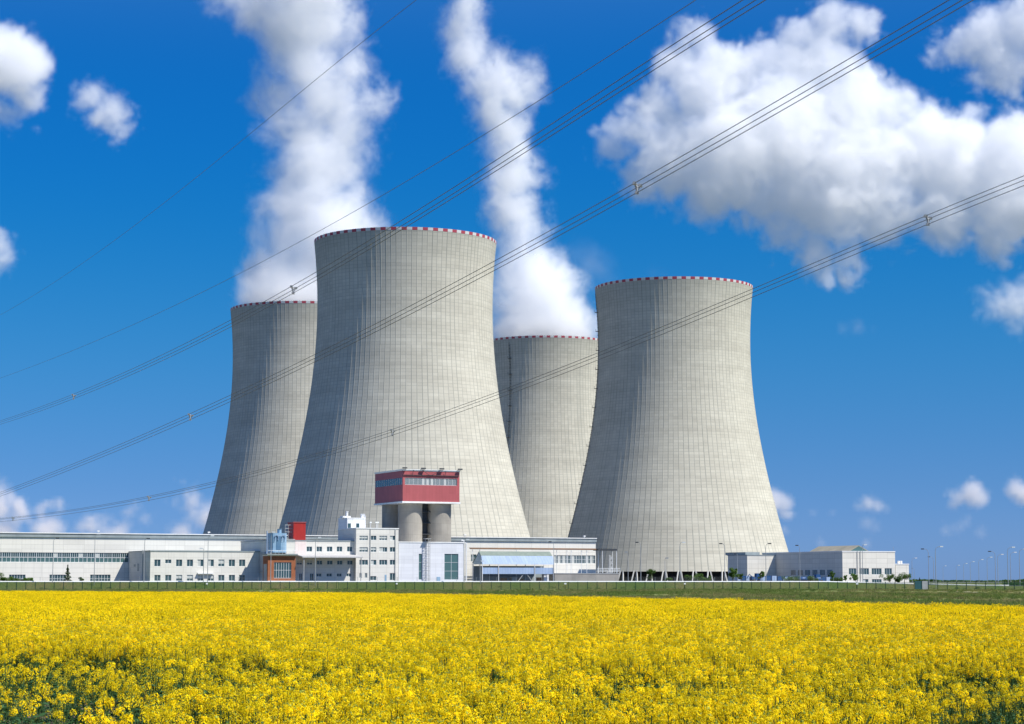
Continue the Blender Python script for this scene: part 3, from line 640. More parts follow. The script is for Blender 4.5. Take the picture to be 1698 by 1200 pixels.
g = MB(); g.box(0, 0, -.8, RW.X(1026), 9, RW.Z(970, 951)); g.build('ramp_wall', M_conc, RW.e); g = MB(); g.box(-.1, -.12, RW.Z(970, 951)+.002, RW.X(1026)+.1, 9, RW.Z(970, 951)+.2); g.build('ramp_deck', M_steel, RW.e)
# --- right-hand building
tJ = -7.0; J = Bld('workshop_building', 'low cream panelled building with four wide windows and tan rooflight, right of the towers', 'building', tJ, 1397)
H = []
for l, r_, nn in ((1407.5, 1420, 3), (1425, 1441, 4), (1445.5, 1462, 4), (1467, 1479, 3)): J.pwin(l, 942, r_, 952.5, nn, 1, 'plain', H)
J.pwin(1446, 960, 1462, 966, 4, 1, 'plain', H); J.pwin(1430, 960, 1440, 966, 2, 1, 'half', H)
sJ = J.s0; dJ = side(1264, 930, sJ)[0]-tJ; zJ = J.Z(1440, 913.5)-.3
M_cream = grimy('cream_cladding', (.72,.69,.61), (.64,.62,.55), .15, .7, (4.6, 1.6, .1), linedark=.68)
J.wall(0, J.X(1484.5), -1.5, zJ, H, M_cream, dJ, roof=M_whitep)
g = MB()
for i in range(6): y = 6+i*4.6; g.box(-.03, y, 2.4, -.004, y+3.2, 4.2)
o = g.build('side_window_row', M_glass, J.e); q = MB()
for i in range(6):
    y = 6+i*4.6
    for k in range(5): q.box(-.08, y+.8*k-.04, 2.4, -.034, y+.8*k+.04, 4.2)
q.build('window_frame', M_frame, o)
g = MB(); xc = hit(1424, 910, tJ+1.5)[0]-J.s0; hw = 4.2; zr = hit(1423, 904, tJ+1.5)[1]-GZ
g.prism([(xc-hw, zJ+.3), (xc+hw, zJ+.3), (xc+.1, zr), (xc-.1, zr)], 1.5, 26, 'y'); o = g.build('rooflight', M_ribroof, J.e)
g = MB(); g.prism([(xc-hw*.8, zJ+.35), (xc+hw*.8, zJ+.35), (xc, zr-.25)], 1.44, 1.49, 'y'); g.build('gable_glazing', M_glassg, o)
for px in (1421.5, 1426.5):
    g = MB(); x = J.X(px); g.tube([(x, -.2, -1), (x, -.2, zJ+.3)], .1, 5); g.build('downpipe', M_steel, J.e)
g = MB(); g.tube([(J.X(1484)-.2, .4, zJ+.3), (J.X(1484)-.2, .4, zJ+1.8)], .05, 4); g.build('lightning_rod', M_steel, J.e)
Q = Bld('workshop_annex', 'small cream annex one storey lower, attached to the right end of the workshop building', 'building', tJ+.4, 1485)
Q.wall(0, Q.X(1507), -1.5, Q.Z(1495, 934.5)-.3, [], M_cream, 14, roof=M_whitep)
for px in (1494, 1498): g = MB(); x = Q.X(px); g.box(x-.3, 1, Q.Z(1495, 934.5), x+.3, 1.6, Q.Z(1495, 934.5)+1.0); g.build('roof_vent', M_whitep, Q.e)
tL = tJ+dJ-9; LB = Bld('pump_house', 'low grey and white block standing between the right-hand tower and the workshop building', 'building', tL, 1239)
dL = max(8, side(1207, 940, LB.s0)[0]-tL); zL = LB.Z(1250, 919.5)-.3; print('L', tL, dL, zL, 'J', dJ, zJ)
LB.wall(0, (sJ-LB.s0)-.02, -1.5, zL, [], M_cream, dL, roof=M_cope)
g = MB(); g.box(3, 6, zL+.3, 9, 20, zL+1.3); g.build('roof_unit', M_cope, LB.e)
M_cabin = grimy('cabin_blue', (.04,.13,.34), (.06,.18,.40), .8, .4)
# --- blue machines standing in the yard
def machine(px, t, w, kind, label):
    s, z = hit(px, 955, t); gz_ = gz(W(s, t, 0).x, 700)
    e = fempty('pump_unit' if kind != 2 else 'loader', s, t, label, 'machine', None, gz_)
    g = MB(); g.box(-w/2, -1, .1, w/2, 1, .45); g.build('skid', M_dark, e)
    if kind == 0:
        g = MB(); g.tube([(-w*.4, 0, 1.25), (w*.15, 0, 1.25)], .75, 12); g.build('motor_drum', M_navy, e, True); g = MB(); g.box(w*.2, -.7, .45, w*.46, .7, 2.0); g.build('control_box', M_shed, e)
    elif kind == 1:
        for i in range(5): g = MB(); x = -w*.42+i*w*.2; g.box(x, -.8, .46, x+w*.16, .8, 1.9+.2*math.sin(i)); g.build('cabinet', M_navy if i % 2 else M_shed, e)
    else:
        g = MB(); g.box(-w*.3, -.9, .7, w*.25, .9, 1.6); g.prism([(-w*.05, 1.6), (w*.2, 1.6), (w*.15, 2.9), (-w*.03, 2.9)], -.7, .7, 'y'); g.build('body', M_navy, e)
        g = MB(); g.tube([(-w*.2, 0, 1.6), (-w*.38, 0, 2.6), (-w*.52, 0, 1.2)], .16, 6); g.build('boom', M_navy, e)
        for sx in (-1, 1):
            for sy in (-1, 1): q = MB(); q.tube([(sx*w*.2, sy*.75, .55), (sx*w*.2, sy*1.1, .55)], .55, 12); q.build('wheel', M_dark, e)
for a in ((1236, -5, 8, 1, 'row of pale blue cabinets by the foot of the pump house'), (1254, -8, 7, 2, 'dark blue loader at the lit end wall of the pump house'), (1279, -9, 11, 1, 'long row of blue and white cabinets along the shaded workshop wall'), (1303, -9, 6, 0, 'greenish blue pump left of the middle of the shaded workshop wall'), (1337, -10, 9, 0, 'blue pump with a pale control box below the workshop side windows'), (1353, -11, 8, 2, 'dark blue loader with raised boom below the workshop side windows'), (1369, -11, 9, 1, 'row of dark blue cabinets at the near end of the shaded workshop wall')): machine(*a)

# ---------------------------------------------------------------- rail, fence, lamp posts
def rail(px0, px1, label):
    Yr = 579.0; a, c = (px0-849)/F*Yr, (px1-849)/F*Yr; e = empty('pipeline', ((a+c)/2, Yr, gz((a+c)/2, Yr)), label, 'pipeline', 'white pipelines along the top of the bank'); L = c-a; m = int(L/3)
    P_ = [(a+L*i/m-(a+c)/2, 0, gz(a+L*i/m, Yr)-gz((a+c)/2, Yr)+.16) for i in range(m+1)]
    g = MB(); g.tube(P_, .19, 8); g.build('pipe', M_white, e, True)
    for i in range(0, m+1, 2):
        x, y, z = P_[i]; g = MB(); g.box(x-.15, -.12, z-.55, x+.15, .12, z-.15); g.build('pipe_support', M_steel, e)
rail(-20, 1512, 'long white pipeline along the top of the grass bank in front of all the buildings')
rail(1533, 1668, 'short white pipeline continuing right of the gap beyond the last building')
YF = 566.0
def fence(px0, px1, label, h=2.15):
    a, c = (px0-849)/F*YF, (px1-849)/F*YF; e = empty('mesh_fence', (a, YF, gz(a, YF)), label, 'fence', 'green mesh fencing below the plant'); L = c-a; n = int(round(L/2.6)); g0 = gz(a, YF)
    base = lambda x: gz(a+x, YF)-g0
    for i in range(n+1):
        x = L*i/n; g = MB(); g.box(x-.07, -.07, base(x)-.3, x+.07, .07, base(x)+h+.15); o = g.build('post', M_green, e)
    for i in range(n):
        x0, x1 = L*i/n+.07, L*(i+1)/n-.07; g = MB(); z0, z1 = base(x0)+.05, base(x1)+.05; m = 18
        for k in range(m): x = x0+(x1-x0)*(k+.5)/m; zz = z0+(z1-z0)*(k+.5)/m; g.quad((x-.03, 0, zz), (x+.03, 0, zz), (x+.03, 0, zz+h-.05), (x-.03, 0, zz+h-.05))
        for k in range(9): z = h*(k+.3)/9; g.quad((x0, .01, z0+z), (x1, .01, z1+z), (x1, .01, z1+z+.03), (x0, .01, z0+z+.03))
        me = bpy.data.meshes.new('mesh_panel'); me.from_pydata(g.v, [], g.f); me.materials.append(M_green); link('mesh_panel', me, e)
fence(-30, 560, 'green mesh fence in front of the long hall and office wing')
fence(562, 1100, 'green mesh fence in front of the offices and blue shed')
fence(1102, 1512, 'green mesh fence in front of the open tower base and workshop')
fence(1535, 1740, 'green mesh fence beyond the gate at the right')
ge = empty('fence_gate', ((1513-849)/F*YF, YF, 0), 'solid blue-green gate closing the gap in the mesh fence', 'gate')
for i, m_ in enumerate((M_bluem, M_steel)):
    g = MB(); g.box(.1+i*1.9, -.05, .1, 1.9+i*1.65, .05, 2.5); g.build('gate_leaf', grimy('gate_teal', (.03,.10,.12), (.04,.13,.14), .8) if i == 0 else m_, ge)
for i in (0, 1.9, 3.65): g = MB(); g.box(i-.0, -.1, -.2, i+.1, .1, 2.6); g.build('gate_post', M_green, ge)
_lm = {}
def lamp(px, pyt, Y, side_=1, arm=1.6, label='', head=None, pole=None, group=None):
    """street lamp whose head stands at photo height pyt"""
    X_ = (px-849)/F*Y; base = gz(X_, Y); h = at(px, pyt, Y).z-base
    e = empty('lamp_post', (X_, Y, base), label, 'lamp post', group)
    g = MB(); g.tube([(0, 0, -.3), (0, 0, h-1.2)], .11, 6, .07); g.tube([(0, 0, h-1.2), (side_*arm*.12, 0, h-.5), (side_*arm*.45, 0, h-.1), (side_*arm*.8, 0, h)], .06, 5); g.build('pole', pole or M_pole, e)
    g = MB(); x = side_*arm*.8; g.box(min(x, x+side_*.9), -.22, h-.16, max(x, x+side_*.9), .22, h+.14); g.build('lamp_head', head or M_pole, e)
GRP = 'lamp posts around the plant'
for a in ((91.5, 892, 576, 1, .8, 'grey lamp post between the two low windows at the far left of the hall', M_dark), (160, 886, 574, 1, .6, 'tall lamp post standing at the pair of low windows left of the office wing'), (242, 892.5, 577, 1, .7, 'lamp post before the shaded side wall of the office wing', M_dark), (340, 909, 576, -1, .3, 'short double lamp post in the middle of the office wing', M_lampw), (347, 888, 574, 1, .9, 'tall lamp post in the middle of the office wing', M_lampw), (451, 882, 575, 1, .3, 'pale lamp post in front of the blue tanks', M_lampw), (524.5, 891, 574, 1, .8, 'lamp post in front of the sloping canopy', M_lampw), (770, 894, 576, 1, .7, 'lamp post at the right edge of the bright white building', M_lampw), (797, 930, 575, 1, .1, 'low lamp post at the corner of the blue shed', M_lampw), (918, 898, 600, -1, .8, 'lamp post at the right end of the blue shed', M_dark), (1061.5, 899, 600, -1, .8, 'lamp post left of the open tower base', M_dark), (1126, 899, 585, 1, .9, 'lamp post with curved arm in the middle of the open tower base', M_lampw), (1200, 901, 600, -1, .8, 'lamp post at the right end of the open tower base', M_dark), (1268, 901, 585, 1, .9, 'lamp post in front of the shaded side wall of the workshop', M_dark), (1324, 904, 640, -1, .5, 'lamp post rising behind the tan rooflight', M_dark), (1427.5, 903, 590, 1, .5, 'lamp post in front of the wide windows of the workshop', M_lampw), (1221, 918, 640, -1, .3, 'small lamp post above the pump house roof', M_dark), (1101.5, 925, 620, 1, .2, 'thin lamp post between shrubs left of the open tower base middle', M_pole), (1040.5, 915, 640, -1, .2, 'thin pole at the end of the ramp wall', M_pole)):
    lamp(*a[:6], head=a[6] if len(a) > 6 else M_pole, group=GRP)
names = ['first', 'second', 'third', 'fourth', 'fifth', 'sixth', 'seventh', 'eighth', 'ninth', 'tenth', 'eleventh', 'twelfth', 'thirteenth', 'fourteenth', 'fifteenth', 'sixteenth', 'seventeenth', 'eighteenth']
far_l = [(1509, 925, 0, 1), (1513, 942, 0, -1), (1536.5, 910, 0, -1), (1544.5, 923, 0, -1), (1548, 906, 0, 1), (1560, 938, 0, 1), (1582, 937, 0, 1), (1594, 934, 0, 1), (1605, 931, 0, 1), (1619, 927.5, 0, 1), (1633, 923.5, 0, 1), (1646.5, 914, 0, -1), (1650.5, 919, 0, 1), (1667, 907, 0, 1), (1671.5, 915.5, 0, 1), (1686.5, 910, 0, 1)]
for i, (px, py, _, sd) in enumerate(far_l):
    Y = 9.6*F/(963-py); lamp(px, py, Y, sd, 1.6, '%s lamp post right of the workshop annex, counted from the annex towards the right' % names[i], head=M_dark if sd < 0 else M_lampw, group='lamp posts along the open road at the right')
# thin poles of the inner fence
TE = empty('wire_fence', (0, 582, 2.1), 'thin wire fence on slim posts just behind the white pipeline', 'fence')
for i in range(44):
    x = -150+i*5.6; g = MB(); z = gz(x, 582)-2.1; g.box(x-.04, -.04, z-.2, x+.04, .04, z+1.5); g.build('post', M_pole, TE)
g = MB()
for k in range(4): g.tube([(x, 0, gz(x, 582)-2.1+.4+.35*k) for x in np.arange(-150, 92, 8.0)], .012, 3, cap=False)
g.build('wire', M_pole, TE)
# small signs fixed low on the fence
for i, (px, w) in enumerate(((346, .5), (659, .5), (937, .6), (1134, .5), (1418, .6))):
    x = (px-849)/F*(YF-.2); e = empty('warning_sign', (x, YF-.15, 0), ['small white sign on the fence below the office wing lamp', 'small white sign on the fence below the office block corner', 'small white sign on the fence right of the blue shed', 'small white sign on the fence below the open tower base', 'small white sign on the fence below the workshop windows'][i], 'sign', 'small white signs on the mesh fence')
    g = MB(); g.box(-w/2, -.02, 1.55, w/2, .02, 1.95); g.build('sign_plate', M_white, e); g = MB(); g.box(-.03, .021, .0, .03, .06, 1.95); g.build('sign_post', M_green, e)

# ---------------------------------------------------------------- trees and shrubs
def blobtree(name, label, cat, px, pyt, pyb, Y, kind='round', group=None, wpx=None):
    X_ = (px-849)/F*Y; base = gz(X_, Y); h = max(.8, (at(px, pyt, Y).z-base)); r = (wpx or (pyb-pyt)*.9)/F*Y/2
    e = empty(name, (X_, Y, base), label, cat, group)
    if kind == 'conifer':
        def fn():
            z = random.random()**1.3; lay = .75+.35*math.sin(z*h*5.5); a = random.uniform(0, 6.28); rr = r*(1-z)*lay*random.random()**.35; return (math.cos(a)*rr, math.sin(a)*rr, h*(.06+.94*z)-rr*.15)
        leafcloud('crown', 1500, M_conif, e, fn, h*.055)
    else:
        cl = [(Vector((random.gauss(0, r*.5), random.gauss(0, r*.5), h*random.uniform(.35 if kind == 'round' else .2, .85))), r*random.uniform(.3, .55)) for _ in range(15 if kind == 'round' else 9)]
        def fn():
            c, q = random.choice(cl); d = rnddir()*q*random.random()**.4; d.z *= .9; p = c+d; p.z = min(max(p.z, .05), h*1.02); return p
        leafcloud('crown', 2600, M_leaf, e, fn, max(.2, h*.06))
    g = MB(); g.tube([(0, 0, -.3), (.05, 0, h*.5), (0, .03, h*(.9 if kind == 'conifer' else .75))], h*.028+.03, 6, .02)
    for k in range(5): a = random.uniform(0, 6.28); z = h*random.uniform(.3, .6); g.tube([(0, 0, z), (math.cos(a)*r*.5, math.sin(a)*r*.5, z+h*.2)], .05, 4, .015)
    g.build('trunk', M_wood, e)
blobtree('fir_tree', 'dark young fir tree before the low window at the left', 'tree', 116, 936, 966, 583, 'conifer', wpx=17)
blobtree('young_tree', 'tiny sapling between the two low windows of the hall', 'tree', 139, 956, 966, 583, 'round', wpx=7)
for i, (px, pt, w) in enumerate(((2, 950, 22), (14, 956, 18), (27, 960, 16), (40, 959, 18), (53, 958, 14))): blobtree('bush', ['tallest bush at the left edge of the view', 'bush beside the tallest one at the left edge', 'lowest bush in the row at the left', 'bush left of the dark end bush at the left', 'dark bush ending the row left of the fir'][i], 'bush', px, pt, 967, 582, 'bush', 'bushes below the long hall', w)
for a in ((1213, 939, 585, 15, 'slim leafy tree at the corner of the pump house'), (1261, 944, 590, 9, 'slim tree at the lit end wall of the pump house'), (1078, 942, 590, 16, 'thin pale tree before the left end of the open tower base'), (1226, 950, 600, 8, 'small tree right of the pump house corner'), (1377, 944, 640, 7, 'slim tree among the blue cabinets'), (1399, 952, 640, 7, 'small tree at the corner of the workshop building'), (1415, 950, 600, 12, 'small tree below the first wide window of the workshop'), (1472, 951, 600, 17, 'dense tree below the last wide window of the workshop'), (1486, 956, 600, 9, 'small tree between two denser ones at the workshop annex'), (1496, 949, 598, 19, 'bright green tree in front of the workshop annex'), (1521, 957, 590, 8, 'tiny dark tree beside the blue-green gate')): blobtree('tree', a[4], 'tree', a[0], a[1], 966, a[2], 'conifer' if a[0] in (1521,) else 'round', 'young trees along the bank', a[3])
for i, (px, pt, w) in enumerate(((1137, 953, 18), (1155, 951, 22), (1172, 955, 14), (1110, 958, 12), (1310, 956, 24), (1344, 955, 18), (1385, 957, 20))): blobtree('shrub', ['round shrub before the middle of the open tower base', 'widest shrub before the middle of the open tower base', 'shrub right of the widest one at the open tower base', 'low shrub left of the round one at the open tower base', 'low wide shrub at the far end of the blue machines', 'shrub between the blue pump and the loader', 'low shrub at the near corner of the shaded workshop wall'][i], 'shrub', px, pt, 966, 590, 'bush', 'shrubs before the towers and workshop', w)
def mass(name, label, x0, x1, Y, h, n, size):
    def fn():
        x = random.uniform(x0, x1); k = h*(.6+.4*noise2(x*.02, 5)+.25*noise2(x*.1, 9)); return (x, Y+random.uniform(-6, 6), gz(x, Y)+k*random.random())
    prop(leafcloud(name, n, M_leaf, None, fn, size), label, kind='stuff')
mass('hedgerow', 'dark green hedge at the right edge behind the fence', at(1668, 963, 640).x, at(1760, 963, 640).x, 640, 1.5, 5000, .4)
mass('distant_woods', 'thin dark line of far woods on the horizon at the right', 560, 1400, 3200, 4, 14000, 3)
mass('field_margin_weeds', 'dark weeds at the right end of the field margin', 31.5, 37, 118, .9, 1200, .16)
# bare stony scrapes in the grass
def scrape(name, label, X_, Y, w, d):
    g = MB(); n = 22; pts = []
    for k in range(n): a = 2*math.pi*k/n; q = .55+.45*random.random(); pts.append((X_+math.cos(a)*w*q, Y+math.sin(a)*d*q))
    g.quad(*[(x, y, gz(x, y)+.03) for x, y in pts]); o = g.build(name, M_soil); prop(o, label, kind='structure')
M_soil = grimy('bare_soil', (.33,.27,.19), (.22,.19,.12), 1.2, .95, streak=False, bump=.4)
for i, (px, py, w, d) in enumerate(((1226, 981, 1.2, 55), (1364, 985, .7, 50), (1588, 988, 1.8, 40), (1640, 979, 3, 60), (1668, 997, 1.6, 10), (1575, 981, 2.4, 40), (1650, 984, 3, 45))):
    Y = 2.5*F/(py-963); d = min(d, (556-Y)); scrape('bare_patch', ['narrow bare track in the grass below the pump house', 'small bare patch in the grass below the workshop', 'bare patch in the grass below the gate', 'pale bare patch near the fence at the right', 'bare patch at the field edge far right', 'long pale patch in the grass right of the gate', 'broad pale patch in the grass at the right'][i], (px-849)/F*Y, Y, w, min(d, Y*.2))

# ---------------------------------------------------------------- overhead power lines
def line3(name, label, ptsl, inv, spacers, n=90, single=False):
    xs_, ys_ = [p[0] for p in ptsl], [p[1] for p in ptsl]; co = np.polyfit(np.array(xs_)/1000, ys_, 3)
    f = lambda x: float(np.polyval(co, x/1000))
    X0, X1 = -60, (1760 if ptsl[-1][1] > 100 else ptsl[-1][0]+120)
    C_ = []
    for i in range(n+1):
        x = X0+(X1-X0)*i/n; C_.append(at(x, f(x), 1/(inv[0]+inv[1]*x/1000)))
    mid = C_[n//2]; e = empty(name, mid, label, 'power line', 'overhead power lines')
    dirh = (C_[-1]-C_[0]); dirh.z = 0; dirh.normalize(); pr = Vector((dirh.y, -dirh.x, 0))
    offs = [Vector((0, 0, 0))] if single else [Vector((0, 0, 0)), pr*-.30+Vector((0, 0, -.09)), pr*-.12+Vector((0, 0, -.42))]
    for o_ in offs:
        g = MB(); g.tube([c+o_-mid for c in C_], (.015 if single else .018), 5); g.build('conductor', M_wire, e, True)
    for px in spacers:
        Yc = 1/(inv[0]+inv[1]*px/1000); c = at(px, f(px), Yc)-mid; g = MB()
        ctr = c+(offs[0]+offs[1]+offs[2])/3
        for o_ in offs: g.tube([ctr, c+o_], .045, 5); g.box(*(c+o_-Vector((.08, .08, .06))), *(c+o_+Vector((.08, .08, .06))))
        for k in range(3): g.tube([c+offs[k], c+offs[(k+1) % 3]], .022, 4)
        g.build('spacer', M_pole, e)
line3('earth_wire', 'single thin wire crossing the sky highest at the left', [(0,523),(108,454),(243,360),(300,314.6),(508,144),(690,0)], (.0036, .0085), [], single=True)
line3('earth_wire', 'single thin wire running up past the rim of the nearest tower', [(0,626),(171,562),(333,484),(500,400),(608,337),(800,225),(1000,100),(1149,2)], (.0036, .0080), [], single=True)
line3('power_line', 'three-wire bundle crossing the sky above the nearest tower rim', [(0,697),(119,655),(382,531),(484,476),(650,371),(960,178),(1230,0)], (.0038, .0085), [120, 483])
line3('power_line', 'three-wire bundle crossing the middle of the nearest tower and the big cloud', [(0,811),(100,783),(313,690),(528,586),(650,515),(822,431),(960,356),(1050,306),(1330,146),(1570,0)], (.0042, .0065), [313, 1052])
line3('power_line', 'lowest three-wire bundle, crossing the foot of the left tower and the right-hand tower', [(0,856),(130,846),(245,826),(369,796),(500,758),(648,711),(800,657),(994,583),(1249,480),(1534,361),(1698,289)], (.0036, .0040), [20, 245, 648, 1535])

# ---------------------------------------------------------------- rapeseed field
M_pet = [leafmat('petal_yellow', (.97,.77,.0), .36), leafmat('petal_light', (.99,.84,.004), .36), leafmat('petal_deep', (.92,.68,.0), .36)]
M_stem = [leafmat('stem_green', (.085,.15,.035), .1), leafmat('rape_leaf', (.045,.11,.035), .3), leafmat('bud_green', (.30,.36,.05), .2), leafmat('dry_stem', (.19,.09,.04), .1)]
MR = M_pet+M_stem
def flower(b, c, s, out):
    a = (out+rnddir()*.5).normalized(); u = a.cross(rnddir()).normalized(); v = a.cross(u)
    b.m = random.choice((0, 0, 0, 1, 2)); f = a*s*.25
    b.quad(c+u*s+f, c+v*s*.35, c-u*s+f, c-v*s*.35); b.quad(c+v*s+f, c+u*s*.35, c-v*s+f, c-u*s*.35)
def raceme(b, p, r, h, n, fs):
    for i in range(n):
        z = random.random()**.8; ang = random.uniform(0, 6.28); rr = r*math.sqrt(max(.05, 1-(1.5*z-.6)**2))*random.uniform(.7, 1.08)
        o = Vector((math.cos(ang), math.sin(ang), .6*z+.1)); flower(b, p+Vector((math.cos(ang)*rr, math.sin(ang)*rr, z*h)), fs*random.uniform(.8, 1.15), o)
    for i in range(5):
        c = p+Vector((random.gauss(0, .007), random.gauss(0, .007), h+random.uniform(0, .02))); d = rnddir(1)*.012; q = rnddir()*.007; b.m = 5; b.quad(c-d, c+q, c+d, c-q)
def stemq(b, p0, p1, w, mi):
    d = (p1-p0); a = d.cross(Vector((random.gauss(0, 1), random.gauss(0, 1), .1))).normalized()*w; b.m = mi
    b.quad(p0-a, p0+a, p1+a*.7, p1-a*.7); a = d.cross(a).normalized()*w; b.quad(p0-a, p0+a, p1+a*.7, p1-a*.7)
def plant(nr, nf, fs, hh=1.25, leaves=18, spread=.22, dry=0):
    b = MB(); top = Vector((random.gauss(0, .04), random.gauss(0, .04), hh*.95)); stemq(b, Vector((0, 0, 0)), top, .006, 3)
    for k in range(nr):
        if k == 0: q = top
        else:
            z0 = random.uniform(.45, .75)*hh; a = random.uniform(0, 6.28); rr = random.uniform(.4, 1)*spread
            q = Vector((math.cos(a)*rr, math.sin(a)*rr, hh*random.uniform(.72, .98))); stemq(b, top*(z0/hh), q, .005, 3)
        raceme(b, q, random.uniform(.034, .056), random.uniform(.06, .12), nf, fs)
    for k in range(leaves):
        z = random.uniform(.1, .85)*hh; a = random.uniform(0, 6.28); l = random.uniform(.08, .2)*(1.3-z/hh); d = Vector((math.cos(a), math.sin(a), random.uniform(-.4, .6))); c = Vector((random.gauss(0, .03), random.gauss(0, .03), z)); s = Vector((-d.y, d.x, random.uniform(-.3, .3)))*l*.3
        b.m = 4; b.quad(c, c+d*l*.5+s, c+d*l, c+d*l*.5-s)
    for k in range(dry):
        a = random.uniform(0, 6.28); p0 = Vector((math.cos(a)*.1, math.sin(a)*.1, 0)); stemq(b, p0, p0+Vector((random.gauss(0, .12), random.gauss(0, .12), hh*random.uniform(.75, .98))), .004, 6)
    return rawmesh(b, 'rape_plant', MR)
def patch(n, fs, rad, hh=1.2):
    """a square-metre bunch of plants seen from afar: flower heads over leafy stems"""
    b = MB()
    for k in range(n):
        a, r_ = random.uniform(0, 6.28), rad*math.sqrt(random.random()); x, y = math.cos(a)*r_, math.sin(a)*r_; z = hh*random.uniform(.76, 1.08)
        p = Vector((x, y, z)); 
        for i in range(11): flower(b, p+Vector((random.gauss(0, .035), random.gauss(0, .035), random.uniform(-.06, .06))), fs*random.uniform(.7, 1.2), rnddir(.6))
        stemq(b, Vector((x*.8, y*.8, .2)), p, .008, 3)
        for i in range(2):
            c = Vector((x, y, hh*random.uniform(.3, .8))); d = rnddir()*.12; q = rnddir()*.05; b.m = 4; b.quad(c-d, c+q, c+d, c-q)
    return rawmesh(b, 'rape_patch', MR)
near = [plant(random.choice((6, 7, 8, 9)), 46, .0118, random.uniform(1.05, 1.34), 16, .2, dry=(1 if i == 5 else 0)) for i in range(12)]
leafy = [plant(random.choice((1, 2, 3)), 22, .010, random.uniform(.75, .95), 34, .18) for i in range(4)]
far = [patch(46, .024, .55, random.uniform(1.12, 1.25)) for i in range(7)]
KIND = near+leafy+far; nN, nL, nF = len(near), len(leafy), len(far)
pts = []; ix = []; sc = []
def cover(x, y):
    """how thickly the rape stands: open ground in front on the left, a sparse band in front, thick beyond"""
    n = noise2(x*.35, y*.35)+.5*noise2(x*.9+7, y*.9)
    px = 849+x/y*F
    edge = float(np.interp(px, [0, 150, 300, 480, 700, 1000, 1250, 1450, 1600, 1700], [43, 44, 42, 38, 35, 33, 33, 35, 37, 37]))+2.0*noise2(x*.25+3, y*.05)
    if y > edge: return (.8 if y < 50 else 1.0), 0
    fr = float(np.interp(px, [0, 110, 240, 420, 600, 900, 1250, 1480, 1580, 1700], [.05, .04, .08, .40, .80, .92, .86, .40, .07, .05]))
    band = 1.0 if y < 25 else max(.10, 1-(y-25)/(edge-25+.1)*1.25)
    return max(0, fr*band*(1+1.3*n)), 1
while True:
    # equal chance per unit area inside the view wedge, out to 64 m
    y = math.sqrt(random.uniform(13.5**2, 64**2)); x = random.uniform(-.272*y-4, .272*y+4)
    c, fr = cover(x, y)
    if random.random() < c: pts.append((x, y, 0)); ix.append(random.randrange(nN)); sc.append(random.uniform(.82, 1.12)+.06*noise2(x*.6, y*.6))
    elif random.random() < (.55 if abs(x/y*F+749) > 120 else .24) and (y > 30 or random.random() < .3): pts.append((x, y, 0)); ix.append(nN+random.randrange(nL)); sc.append(random.uniform(.6, 1.1))
    if len(pts) > 23000: break
while len(pts) < 23000+41000:
    y = math.sqrt(random.uniform(58**2, 262**2)); x = random.uniform(-.272*y-14, .272*y+14)
    if y > fieldedge(x)+.5*noise2(x*.5, 0): continue
    if noise2(x*.22, y*.12)+.6*noise2(x*.8, y*.4) < -.60 and random.random() < .5: continue
    pts.append((x, y, 0)); ix.append(nN+nL+random.randrange(nF)); sc.append(random.uniform(.88, 1.07)+.03*noise2(x*.15, y*.15))
P = np.array(pts); P[:, 2] = [gz(p[0], p[1])*0 for p in pts]
instancer('rapeseed_crop', KIND, P, rng.uniform(0, 6.28, len(P)), sc, ix, 'dense yellow flowering rapeseed crop filling the foreground')
